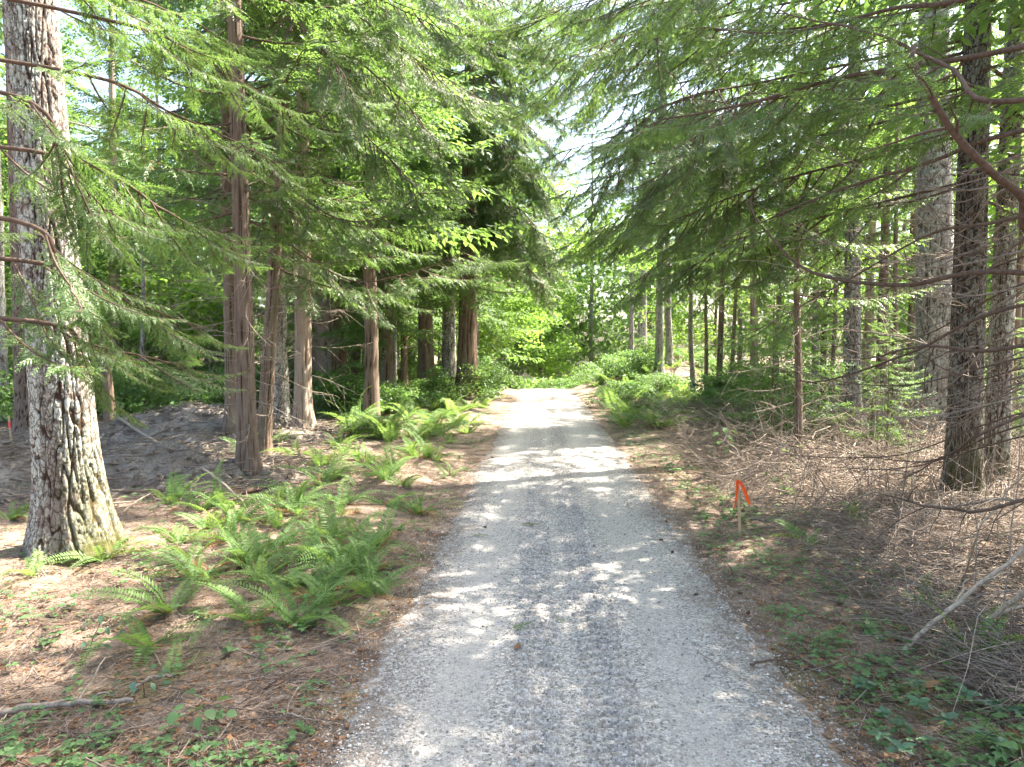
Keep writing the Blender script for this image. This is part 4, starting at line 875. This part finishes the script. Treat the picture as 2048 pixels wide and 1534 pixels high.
def fern(x, y, s, label, group=None, seed=0, n=10, az=None):
    g = rng_(3000 + seed); t = empty('sword_fern', (x, y, H(x, y) - 0.02), label, 'fern', group, g.random() * 6.28); n = max(4, int(n * (0.7 + 0.6 * g.random()))); low = 8 + 16 * g.random()
    for i in range(n):
        a = i * 2 * math.pi / n + g.normal() * 0.5; sc = s * (0.45 + 0.75 * g.random())
        obj('frond', FROND[int(g.integers(7))], t, (0.03 * math.cos(a), 0.03 * math.sin(a), 0), (R(g.normal() * 20), R(g.normal() * 14 + low), a), (sc, sc * (0.85 + 0.4 * g.random()), sc))
    for i in range(int(g.integers(0, 3))): obj('dead_frond', DFROND[i], t, (0, 0, 0.01), (R(g.normal() * 20), R(44 + g.normal() * 6), g.random() * 6.28), s * 0.8)
    return t

FERNS = [  # px, py, size, fronds, words
    (70, 1150, 0.7, 6, 'small sunlit fern left of the thick fir'), (205, 1120, 0.85, 8, 'yellow-green fern at the foot of the thick fir'), (300, 1290, 1.0, 8, 'fern with drooping fronds nearest the camera on the left'),
    (395, 1160, 1.05, 9, 'large fern in front of the thick fir'), (470, 1045, 0.9, 9, 'bright fern in front of the red-brown cedar'), (355, 1085, 0.8, 7, 'fern right of the thick fir'), (505, 1240, 1.0, 9, 'low spreading fern beside the mossy patch'), (570, 1180, 0.9, 8, 'fern in the middle of the left bank, behind the low spreading fern'),
    (640, 1120, 0.95, 9, 'fern with pale fronds near the left edge of the gravel'), (735, 1100, 0.85, 7, 'fern nearest the left edge of the gravel'), (690, 1010, 0.9, 9, 'dark fern halfway along the left bank'), (770, 960, 1.0, 10, 'bright fern on the sunny strip of the left bank'), (830, 915, 0.95, 9, 'sunlit fern beside the bare needle patch'),
    (560, 1010, 0.8, 8, 'fern right of the red-brown cedar'), (640, 960, 0.8, 8, 'fern in front of the pale ribbed cedar'), (340, 1355, 0.6, 5, 'lone low frond cluster in the leaf litter, front left'), (600, 1250, 0.6, 6, 'small fern by the bleached stick'), (430, 1000, 0.7, 7, 'fern tucked against the dirt mound'), (20, 1040, 0.7, 6, 'fern at the left picture edge behind the thick fir'),
    (1625, 1090, 0.75, 6, 'upright fern behind the orange-flagged stake'), (1720, 1040, 0.85, 7, 'fern in the brush right of the stake'), (1600, 995, 0.65, 5, 'small fern under the reddish sapling'), (1850, 1215, 0.55, 6, 'low dark fern in the twigs at the right'), (1955, 1325, 0.85, 7, 'sunlit fern at the right by the bleached branch'), (1890, 1310, 0.6, 5, 'fern beside the sunlit right fern'), (2030, 1500, 0.6, 6, 'fern in the front right corner'), (1790, 985, 0.6, 6, 'fern below the two touching trunks'),
    (1240, 848, 1.3, 11, 'large lit fern at the right edge of the drive below the crest'), (1290, 830, 1.2, 10, 'big fern just right of the large lit fern')]
for i, (px, py, s, n, lab) in enumerate(FERNS):
    p = on_ground(px, py); fern(p[0], p[1], s * 1.12, lab, None, i, n)
g = rng_(970)
for i in range(150):
    left = i % 2 == 0
    if left: px = 690 + 320 * g.random(); py = 776 + 110 * g.random() ** 1.3
    else: px = 1150 + 300 * g.random(); py = 768 + 92 * g.random() ** 1.2
    p = on_ground(px, py)
    if abs(p[0] - float(xc(p[1]))) < 2.4 or p[1] > 48: continue
    fern(p[0], p[1], 1.3 + 0.7 * g.random(), 'fern in the dense bed %s' % ('under the dark cedars' if left else 'on the sunny right bank'), 'fern bed %s' % ('under the cedars' if left else 'on the right bank'), 100 + i, 8)
for i in range(105):
    px = 300 + 610 * g.random(); py = 860 + 400 * g.random() ** 1.6; p = on_ground(px, py)
    if abs(p[0] - float(xc(p[1]))) < 2.2 or mound_h(p[0], p[1]) > 0.1: continue
    fern(p[0], p[1], 0.65 + 0.6 * g.random(), 'lesser fern scattered between the larger ferns of the left bank', 'lesser ferns on the left bank', 300 + i, 7)
for i in range(34):
    x = 4.6 + 7.5 * g.random(); y = 33 + 11 * g.random()
    if x - float(xc(y)) < 2.5: continue
    fern(x, y, 1.3 + 0.7 * g.random(), 'sunlit fern on the dirt bank right of the crest', 'ferns on the dirt bank', 400 + i, 7)
for i in range(16):
    y = 35 + 9 * g.random(); x = float(xc(y)) + 3.2 + 6 * g.random(); shrub(x, y, 0.6 + 0.6 * g.random(), 'leafy shrub on the dirt bank right of the crest', 'shrubs on the dirt bank', i)
for i in range(22):
    px = 1480 + 540 * g.random(); py = 830 + 60 * g.random(); p = on_ground(px, py)
    fern(p[0], p[1], 0.8 + 0.4 * g.random(), 'fern in the shaded brush between the right trunks', 'ferns between the right trunks', 200 + i, 6)

# ------------------------------------------------------------------ ground cover, litter, twigs
def off_drive(x, y, m=0.05): return np.abs(x - xc(y)) > HALF + m

def ground_cover():
    g = rng_(980); n = 60000; y = 4.2 + 26 * g.random(n) ** 1.3; hw = 0.75 * y + 1.0; x = (g.random(n) * 2 - 1) * hw
    p = np.stack([x, y, 0 * x], -1); dens = sstep(-0.02, 0.32, 0.6 * pnoise(p * 0.75 + 20) + 0.6 * pnoise(p * 2.9) + 0.02) * np.where(x < 0, 0.62, 0.45) + 0.60 * np.exp(-((x - xc(y) - HALF - 0.8) / 0.8) ** 2) * (pnoise(p * 2.3 + 9) > -0.08)
    dens = dens * (1 - np.clip(mound_h(x, y) * 4, 0, 0.97)); keep = off_drive(x, y, 0.1) & (g.random(n) < dens); x, y = x[keep], y[keep]; n = len(x)
    z = H(x, y) + 0.03 + 0.12 * g.random(n) ** 2; a0 = g.random(n) * 6.28; Vs = []; s = 0.022 + 0.035 * g.random(n) ** 1.5 + 0.0009 * y; tilt = g.normal(size=(n, 2)) * 0.3
    for k in range(3):
        a = a0 + (k - 1) * 1.35 + 0.2 * g.normal(size=n); D = nrm(np.stack([np.cos(a), np.sin(a), tilt[:, 0] * 0.5 - 0.1], -1)); Nn = nrm(np.stack([tilt[:, 0], tilt[:, 1], np.ones(n)], -1)); Wd = nrm(np.cross(Nn, D))
        V, _ = kites(np.stack([x, y, z], -1), D, Wd, s * (1.3 if k == 1 else 1.05), s * 0.42, -0.25, Nn); Vs.append(V)
    V = np.concatenate(Vs); tag(obj('ground_cover', mesh_np('ground_cover', V, np.arange(len(V)).reshape(-1, 4), M['cover_leaf'])), 'small green three-part leaves creeping over the forest floor', 'ground cover', kind='stuff')
ground_cover()

def sticks(n, seed, fx, lmin, lmax, r, lift, mat, name, label, seg=2, curl=0.12, tilt=0.12):
    g = rng_(seed); x, y = fx(g, n); keep = off_drive(x, y, 0.0 if name == 'needle_litter' else 0.12); x, y = x[keep], y[keep]; n = len(x)
    l = lmin + (lmax - lmin) * g.random(n) ** 2; a = g.random(n) * 6.28; D = nrm(np.stack([np.cos(a), np.sin(a), tilt * g.normal(size=n)], -1)); S_ = np.stack([-D[:, 1], D[:, 0], 0 * x], -1)
    z = H(x, y) + lift * g.random(n) ** 1.5 + 0.004; q = np.linspace(-0.5, 0.5, seg + 1); cv = curl * g.normal(size=n); up = np.array([0, 0, 1.0])
    P = np.stack([x, y, z], -1)[:, None] + D[:, None] * (l[:, None] * q)[..., None] + S_[:, None] * (cv[:, None] * l[:, None] * (q ** 2) * 4)[..., None]
    rr = (r * (0.5 + g.random(n)))[:, None] * np.linspace(1, 0.45, seg + 1)
    ring = np.stack([S_, -0.5 * S_ + 0.87 * up, -0.5 * S_ - 0.87 * up], 1)
    V = (P[:, :, None] + ring[:, None] * rr[..., None, None]).reshape(-1, 3); f = []
    for b in range(seg):
        for k in range(3): f.append([b * 3 + k, b * 3 + (k + 1) % 3, (b + 1) * 3 + (k + 1) % 3, (b + 1) * 3 + k])
    F = (np.array(f)[None] + 3 * (seg + 1) * np.arange(n)[:, None, None]).reshape(-1, 4)
    tag(obj(name, mesh_np(name, V, F, M[mat], True)), label, 'litter', kind='stuff')
def fx_all(g, n): y = 4.0 + 14 * g.random(n) ** 1.7; return (g.random(n) * 2 - 1) * (0.75 * y + 0.8), y
def fx_mound(g, n): y = 12.0 + 11 * g.random(n); return -16 + 12 * g.random(n), y
def fx_right(g, n): y = 5.0 + 12 * g.random(n) ** 1.3; return xc(y) + 3.0 + (0.62 * y - 1.5) * g.random(n) ** 0.8, y
sticks(46000, 981, fx_all, 0.04, 0.18, 0.0032, 0.03, 'needle', 'needle_litter', 'dry orange-brown needles and sprays carpeting the ground', 1)
sticks(6500, 982, fx_all, 0.12, 0.8, 0.005, 0.04, 'dead_twig', 'fallen_twigs', 'thin dead twigs scattered over the forest floor', 3)
sticks(9000, 983, fx_right, 0.25, 1.3, 0.0045, 0.32, 'dead_twig', 'brush_twigs', 'tangle of dry brown twigs heaped on the right verge', 4, 0.18, 0.22)
def fx_far(g, n): y = 12.0 + 16 * g.random(n); return xc(y) + 3.0 + (0.6 * y - 1) * g.random(n) ** 0.9, y
sticks(8000, 984, fx_far, 0.3, 1.7, 0.008, 0.8, 'dead_twig', 'dead_brush', 'pale dead brush standing between the right trunks', 3, 0.2, 0.6)

def arching_brush():
    g = rng_(986); b = MB()
    for i in range(1700):
        big = i > 900
        if i < 420: y = 6 + 7 * g.random(); x = float(xc(y)) + 3.3 + (0.62 * y - 2.1) * g.random() ** 0.7
        else: y = 10.5 + 9 * g.random(); x = float(xc(y)) + 3.9 + (0.6 * y - 2) * g.random() ** 0.8
        heap = float(np.clip(0.6 + 1.6 * pnoise(np.array([x * 0.5, y * 0.5, 3.3])), 0.15, 1.5)); l = (0.5 + 1.5 * g.random() ** 1.5) * (1.25 if big else 1.0); az = g.random() * 6.28; hh = l * (0.12 + 0.5 * g.random()) * heap * (1.3 if big else 1.0); q = np.linspace(0, 1, 7); r = (0.0035 + 0.006 * g.random() ** 2) * (1.4 if big else 1.0) * (2.0 if i % 37 == 0 else 1.0)
        P = np.stack([x + math.cos(az) * l * q, y + math.sin(az) * l * q, H(x, y) + 0.02 + hh * np.sin(np.pi * q ** (0.6 + 0.6 * g.random())) * (1 if g.random() < 0.6 else q)], 1); P[1:] += 0.022 * l * np.cumsum(g.normal(size=(6, 3)), 0)
        if i % 8 == 0: P = np.stack([x + 0.25 * l * math.cos(az) * q, y + 0.25 * l * math.sin(az) * q, H(x, y) - 0.03 + (0.8 + 1.5 * g.random()) * q], 1); P[1:] += 0.02 * np.cumsum(g.normal(size=(6, 3)), 0)
        if np.abs(P[:, 0] - xc(P[:, 1])).min() < HALF + 0.25: continue
        b.add(*tube(P, np.linspace(r, r * 0.35, 7), 4))
    tag(obj('arching_brush', b.mesh('arching_brush', M['dead_twig'], True)), 'loose arching dead stems rising from the brush on the right', 'brush', kind='stuff')
arching_brush()

sticks(4200, 988, fx_mound, 0.15, 1.3, 0.011, 0.14, 'dead_twig', 'mound_debris', 'roots and sticks strewn over the dirt mounds', 3)
def leaf_litter():
    g = rng_(985); n = 14000; x, y = fx_all(g, n); k = off_drive(x, y, -0.1); x, y = x[k], y[k]; n = len(x); a = g.random(n) * 6.28
    Nn = nrm(np.stack([0.35 * g.normal(size=n), 0.35 * g.normal(size=n), np.ones(n)], -1)); D = nrm(np.stack([np.cos(a), np.sin(a), 0.15 * g.normal(size=n)], -1)); Wd = nrm(np.cross(Nn, D)); l = 0.03 + 0.05 * g.random(n) ** 2
    V, F = kites(np.stack([x, y, H(x, y) + 0.015], -1), D, Wd, l, l * 0.32, -0.4, Nn)
    tag(obj('leaf_litter', mesh_np('leaf_litter', V, F, M['dead_leaf'])), 'dry curled brown leaves lying in the needle litter', 'litter', kind='stuff')
leaf_litter()

# single fallen branches one can pick out
def fallen(pts, r0, r1, label, twigs=5, seed=0, mat='dead_twig', lift=0.03, world=None):
    g = rng_(1200 + seed); P = [on_ground(px, py) + np.array([0, 0, lift + h]) for px, py, h in pts] if world is None else world
    base = np.array(P[0]); ax = smooth_line(np.array(P) - base, 22); ax[1:] += 0.008 * np.cumsum(g.normal(size=(21, 3)), 0)
    b = MB(); b.add(*tube(ax, np.linspace(r0, r1, 22), 8)); o = obj('fallen_branch', b.mesh('fallen_branch', M[mat], True), None, base); tag(o, label, 'branch')
    for _ in range(twigs):
        i = int(g.integers(4, 20)); d = nrm(nrm(ax[i + 1] - ax[i]) * 0.8 + g.normal(size=3) * 0.6 + np.array([0, 0, 0.35])); l = 0.2 + 0.5 * g.random(); q = np.linspace(0, 1, 7)[:, None]
        c = ax[i] + d * l * q - np.array([0, 0, 0.3 * l]) * q ** 2 + 0.015 * np.cumsum(g.normal(size=(7, 3)), 0) * q; obj('twig', mesh_np('twig', *tube(c, np.linspace(r1 * 0.9, 0.002, 7), 4), M[mat], True), o)
    return o
fallen(None, 0.022, 0.016, 'long bare bleached branch slanting up to the right edge', 3, 1, 'bleached', world=[on_ground(1800, 1305), at(1880, 1235, 6.4), at(1960, 1160, 6.2), at(2070, 1050, 5.9)])
fallen(None, 0.014, 0.026, 'pale bowed branch curving in low from the right edge', 3, 2, 'bleached', world=[on_ground(1860, 1262) + np.array([0, 0, 0.04]), at(1930, 1255, 6.6), at(2000, 1215, 6.3), at(2090, 1130, 5.8)])
fallen(None, 0.014, 0.006, 'thin bleached branch crossing behind the slanting one', 5, 17, 'bleached', world=[on_ground(1925, 1160), at(1960, 1090, 7.2), at(2010, 1010, 7.0), at(2080, 930, 6.6)])
fallen(None, 0.016, 0.007, 'low arching branch over the dark brush, tip towards the stake', 6, 18, world=[at(2090, 1010, 7.0), at(1990, 1000, 7.4), at(1880, 1018, 7.9), at(1770, 992, 8.4)])
fallen([(1500, 1040, 0), (1620, 1050, 0.03), (1770, 1060, 0)], 0.025, 0.012, 'straight brown stick lying behind the orange-flagged stake', 4, 3)
fallen([(0, 1440, 0.02), (90, 1432, 0.02), (180, 1425, 0.02), (250, 1420, 0.0)], 0.030, 0.018, 'mossy fallen limb across the front left corner', 3, 4)
fallen([(265, 1385, 0.02), (310, 1372, 0.04), (345, 1362, 0.0)], 0.016, 0.012, 'short bleached bent stick in the left litter', 0, 5)
fallen([(655, 1222, 0.01), (685, 1230, 0.02)], 0.017, 0.012, 'small bleached wood chunk on the moss by the gravel', 0, 6)
fallen([(230, 880, 0.25), (330, 930, 0.35), (430, 985, 0.2), (480, 1010, 0.0)], 0.045, 0.02, 'dead pole slanting across the dirt mound', 9, 7)
fallen([(440, 1000, 0), (540, 985, 0.05), (580, 965, 0.0)], 0.06, 0.03, 'charred dark log end at the foot of the red-brown cedar', 2, 8, 'limb')
fallen([(575, 1440, 0.02), (640, 1452, 0.0), (690, 1465, 0.0)], 0.008, 0.004, 'thin stick pointing at the gravel, front left', 1, 9)
fallen([(500, 1400, 0.02), (560, 1375, 0.03), (640, 1350, 0.0)], 0.008, 0.004, 'dark thin branch lying in the sunny litter, front left', 2, 10, 'limb')
fallen([(630, 1310, 0.02), (690, 1285, 0.02), (760, 1275, 0.0)], 0.007, 0.003, 'curved twig reaching the left edge of the gravel', 2, 11)
fallen([(1395, 1315, 0.035), (1460, 1360, 0.04), (1515, 1410, 0.035)], 0.005, 0.003, 'thin straw-coloured twig lying on the gravel', 0, 12)
fallen([(1780, 1000, 0.1), (1700, 940, 0.25), (1735, 890, 0.55)], 0.03, 0.012, 'sunlit bent pole in the right brush', 4, 13)
fallen([(1450, 900, 0.1), (1540, 850, 0.5), (1590, 810, 1.0)], 0.02, 0.008, 'thin dead pole leaning on the slim trunks', 5, 14)
fallen([(1500, 1340, 0.02), (1570, 1335, 0.03), (1650, 1300, 0.03)], 0.012, 0.006, 'dark stick across the right edge of the gravel', 3, 15, 'limb')
fallen([(1990, 1400, 0.05), (1950, 1420, 0.06), (1800, 1460, 0.0)], 0.012, 0.006, 'mossy twig among the glossy whorls', 2, 16, 'limb')

# survey stakes
def stake(px, py, h, label, tilt, kind, s=1.0):
    p = on_ground(px, py); t = empty('survey_stake', tuple(p), label, 'stake'); t.rotation_euler = (R(tilt[0]), R(tilt[1]), 0)
    w, d = 0.019 * s, 0.006 * s; V, F = [], []
    zs = [-0.12, 0.0, h * 0.5, h - 0.012, h]
    for z, k in zip(zs, (0.3, 1, 1, 1, 0.8)): V += [(-w * k, -d * k, z), (w * k, -d * k, z), (w * k, d * k, z), (-w * k, d * k, z)]
    for i in range(4):
        for j in range(4): F.append([i * 4 + j, i * 4 + (j + 1) % 4, i * 4 + 4 + (j + 1) % 4, i * 4 + 4 + j])
    F.append([16, 17, 18, 19]); obj('lath', mesh_np('lath', np.array(V), np.array(F), M['lath']), t)
    if kind == 'ribbon':
        # a knot round the top and two hanging tails
        b = MB(); a = np.linspace(0, 2 * math.pi, 13); q = np.stack([np.cos(a) * 0.026, np.sin(a) * 0.013, 0 * a + h * 0.93], 1)
        for z0, z1, k in ((-0.018, 0.016, 1.0),):
            V = np.concatenate([q + [0, 0, z0], q * [1.05, 1.05, 1] + [0, 0, z1]]); b.add(V, np.array([[i, i + 1, i + 14, i + 13] for i in range(12)]))
        obj('knot', b.mesh('knot', M['ribbon'], True), t)
        for sx, ln, out, tw in ((-1, 0.40, 0.045, 0.6), (1, 0.35, 0.14, -0.9)):
            u = np.linspace(0, 1, 12); c = np.stack([sx * (0.012 + out * u ** 0.8), -0.018 - 0.02 * np.sin(u * 5), h * 0.93 - ln * u], 1); th = tw * u * 1.3 + 0.15
            wv = np.stack([np.cos(th) * 0.024, np.sin(th) * 0.024, 0.002 * np.sin(u * 20)], 1); V = np.concatenate([c - wv, c + wv]); F = np.array([[i, i + 1, i + 13, i + 12] for i in range(11)])
            obj('ribbon_tail', mesh_np('ribbon_tail', V, F, M['ribbon'], True), t)
    else:
        V = [(sx * w * 1.12, sy * d * 1.3, z) for z in (h * 0.62, h * 0.82) for sx, sy in ((-1, -1), (1, -1), (1, 1), (-1, 1))]
        obj('paint_band', mesh_np('paint_band', np.array(V), np.array([[j, (j + 1) % 4, 4 + (j + 1) % 4, 4 + j] for j in range(4)]), M['pink_paint']), t)
stake(1480, 1072, 0.86, 'thin wooden survey stake tied with orange ribbon beside the drive', (0, -3), 'ribbon')
stake(24, 895, 0.85, 'pale survey stake with a red band at the left picture edge', (0, -4), 'paint', 1.5)
stake(405, 806, 0.95, 'distant survey stake with a red band beyond the dirt mound', (0, 1), 'paint', 1.4)

# whorled glossy plants in the front right corner, leaf by leaf
def leaf_shape(l, w, fold=0.15, bend=0.25, pts=5):
    u = np.linspace(0, 1, pts + 2); wd = w * np.sin(np.pi * u ** 0.8) ** 0.9; x = l * u; z = -bend * l * u ** 2
    C = np.stack([x, 0 * x, z], 1); Lf = np.stack([x, wd, z + fold * wd], 1); Rt = np.stack([x, -wd, z + fold * wd], 1); n = len(u); V = np.concatenate([C, Lf, Rt])
    F = [[i, i + 1, n + i + 1, n + i] for i in range(n - 1)] + [[i + 1, i, 2 * n + i, 2 * n + i + 1] for i in range(n - 1)]; return V, np.array(F)
LEAF_G = mesh_np('leaf', *leaf_shape(0.075, 0.021), M['glossy_leaf'], True); LEAF_B = mesh_np('leaf', *leaf_shape(0.10, 0.042, 0.12, 0.3), M['cover_leaf'], True)
STALK = mesh_np('stalk', *tube(np.array([[0, 0, -0.02], [0.002, 0, 0.04], [0, 0.002, 0.10]]), np.array([0.003, 0.0025, 0.002]), 4), M['stem'], True)
g = rng_(1300)
for i, (px, py) in enumerate(((1765, 1450), (1730, 1400), (1800, 1480), (1840, 1440), (1890, 1470), (1930, 1420), (1985, 1440), (2030, 1400), (2035, 1455), (1760, 1500), (1850, 1510), (1960, 1500), (2000, 1520), (1830, 1390), (1715, 1380), (1800, 1535))):
    p = on_ground(px, py); t = empty('whorled_plant', tuple(p), 'glossy dark green whorl of leaves in the front right corner', 'plant', 'glossy whorls in the front right corner', g.random() * 6); s = 0.9 + 0.5 * g.random()
    obj('stalk', STALK, t, scale=s)
    for k in range(6): obj('leaf', LEAF_G, t, (0, 0, 0.10 * s), (R(g.normal() * 10), R(-12 + g.normal() * 12), k * 1.047 + g.normal() * 0.12), s * (0.85 + 0.3 * g.random()))
def sapling(px, py, h, n, ls, label, mat_leaf, seed):
    g = rng_(seed); p = on_ground(px, py); t = empty('sapling', tuple(p), label, 'sapling'); q = np.linspace(0, 1, 9)[:, None]
    ax = np.array([0.12 * g.normal(), 0.12 * g.normal(), h]) * q + 0.02 * np.cumsum(g.normal(size=(9, 3)), 0) * q; obj('stem', mesh_np('stem', *tube(ax, np.linspace(0.007, 0.002, 9), 5), M['limb'], True), t)
    for k in range(n):
        u = 0.3 + 0.7 * (k + 0.5) / n; c = np.array([np.interp(u, q[:, 0], ax[:, j]) for j in range(3)]); a = k * 2.4; d = np.array([math.cos(a), math.sin(a), 0.25]) * 0.12 * ls
        obj('leaf', mat_leaf, t, tuple(c + d), (R(g.normal() * 18), R(15 + g.normal() * 15), a), ls * (0.8 + 0.4 * g.random()))
for a in ((1440, 935, 0.9, 16, 1.5, 'round-leaved sapling in the shade left of the reddish sapling', LEAF_B, 1), (1490, 900, 1.0, 14, 1.4, 'round-leaved sapling under the straight slim trunk', LEAF_B, 2), (1890, 1500, 0.28, 4, 1.1, 'pale broad-leaved seedling among the glossy whorls', LEAF_B, 3),
          (1560, 1000, 0.55, 10, 1.1, 'leafy seedling behind the orange ribbon', LEAF_B, 4), (1465, 1150, 0.2, 6, 0.9, 'tiny round-leaved seedling at the gravel edge in front of the stake', LEAF_B, 5), (165, 1330, 0.35, 12, 1.0, 'blue-green leafy seedling in the front left litter', LEAF_G, 6), (290, 1395, 0.25, 12, 1.2, 'bright toothed-leaf seedling by the bleached bent stick', LEAF_G, 7),
          (450, 1450, 0.25, 8, 0.9, 'pale seedling in the sun patch, front left', LEAF_B, 8), (1585, 960, 0.7, 9, 1.2, 'leafy sprout at the foot of the reddish sapling', LEAF_B, 9)): sapling(*a)

# things lying on the drive: green sprigs, a brown leaf, cones
def road_pt(px, py):
    p = on_ground(px, py); o = p[0] - float(xc(p[1])); z, _, _, _ = road_h(np.array([o]), np.array([p[1]])); return np.array([p[0], p[1], float(z[0]) + 0.02])
for i, (px, py, L, az, lab) in enumerate(((1040, 1268, 0.20, 50, 'green cedar sprig on the gravel, nearest the camera'), (1065, 1056, 0.26, 175, 'green cedar sprig on the gravel, in the middle distance'), (957, 1076, 0.18, 5, 'dull cedar sprig near the left tread mark'), (1120, 1250, 0.06, 20, 'tiny green sprig beside the nearest cedar sprig'))):
    g = rng_(1400 + i); ax = np.stack([np.linspace(-L / 2, L / 2, 8), 0.02 * np.sin(np.linspace(0, 3, 8)), 0.01 + 0 * np.linspace(0, 1, 8)], 1)
    V, F, tw = bough(ax, g, 0.07 * L / 0.2, 0.014, 0.008, 0.028, 0.1, 1, 0.05, 45, 0.02); V[:, 2] = np.maximum(V[:, 2], 0.004)
    t = empty('cedar_sprig', tuple(road_pt(px, py)), lab, 'sprig', None, R(az)); obj('stem', mesh_np('stem', *tube(ax, 0.002, 4), M['stem'], True), t); tag(obj('foliage', mesh_np('foliage', V, F, M['cedar_leaf']), t), kind='stuff')
LB = mesh_np('fallen_leaf', *leaf_shape(0.10, 0.03, 0.35, -0.3), M['dead_leaf'], True)
for px, py, s, az, lab in ((1030, 1305, 1.0, 60, 'curled brown leaf lying on the gravel'), (1850, 1382, 1.5, 10, 'large tan leaf at the right edge of the litter'), (575, 1262, 1.3, 30, 'pinkish dry maple leaf in the left litter'), (1745, 1478, 1.2, 200, 'brown leaf in front of the glossy whorls')):
    p = road_pt(px, py) if px == 1030 else on_ground(px, py) + np.array([0, 0, 0.03]); tag(obj('fallen_leaf', LB, None, tuple(p), (0, 0, R(az)), s), lab, 'leaf')
def cone_mesh():
    b = MB(); n = 26; k = np.arange(n); z = (k / n - 0.5) * 0.06; r = 0.014 * np.sqrt(np.maximum(0.05, 1 - (z / 0.032) ** 2)); a = k * 2.39996
    ax = np.stack([np.linspace(-0.03, 0.03, 7), np.zeros(7), np.zeros(7)], 1); b.add(*tube(ax, 0.011 * np.sqrt(np.maximum(0.04, 1 - (np.linspace(-0.03, 0.03, 7) / 0.031) ** 2)), 7))
    P = np.stack([z, np.cos(a) * r * 0.6, np.sin(a) * r * 0.6], 1); D = nrm(np.stack([np.full(n, 0.5), np.cos(a), np.sin(a)], 1)); Wd = nrm(np.cross(D, [1.0, 0, 0])); Nn = np.cross(Wd, D)
    V, F = kites(P, D, Wd, np.full(n, 0.014), np.full(n, 0.006), 0.3, Nn); b.add(V, F); return b.mesh('fir_cone', M['cone'])
CONE = cone_mesh()
for i, (px, py) in enumerate(((1322, 1085), (1333, 1047), (985, 918), (1310, 935), (1392, 1195), (1300, 905), (1262, 935), (970, 1058), (1496, 1232), (1480, 1190), (1345, 1110), (1275, 960))):
    p = road_pt(px, py); tag(obj('fir_cone', CONE, None, tuple(p), (0, 0, i * 1.7), 1.0), 'small dark fir cone lying on the gravel near its right edge' if px > 1100 else 'small dark fir cone lying on the left side of the gravel', 'cone', 'cones on the right of the gravel' if px > 1100 else 'cones on the left of the gravel')

g = rng_(1500)
for i in range(34):
    y = 6.5 + 11 * g.random(); side = 1 if i < 20 else -1; x = float(xc(y)) + side * (HALF + 0.35 + 1.2 * g.random()); t = empty('seedling', (x, y, H(x, y)), 'low broad-leaved seedling along the %s edge of the gravel' % ('right' if side > 0 else 'left'), 'seedling', 'seedlings along the %s gravel edge' % ('right' if side > 0 else 'left'), g.random() * 6)
    sc = 0.6 + 0.5 * g.random(); obj('stalk', STALK, t, scale=sc * 1.2)
    for k in range(int(g.integers(4, 8))): obj('leaf', LEAF_B, t, (0, 0, 0.03 + 0.09 * sc * g.random()), (R(g.normal() * 20), R(-5 + g.normal() * 18), k * 1.3 + g.normal() * 0.3), sc * (0.6 + 0.5 * g.random()))
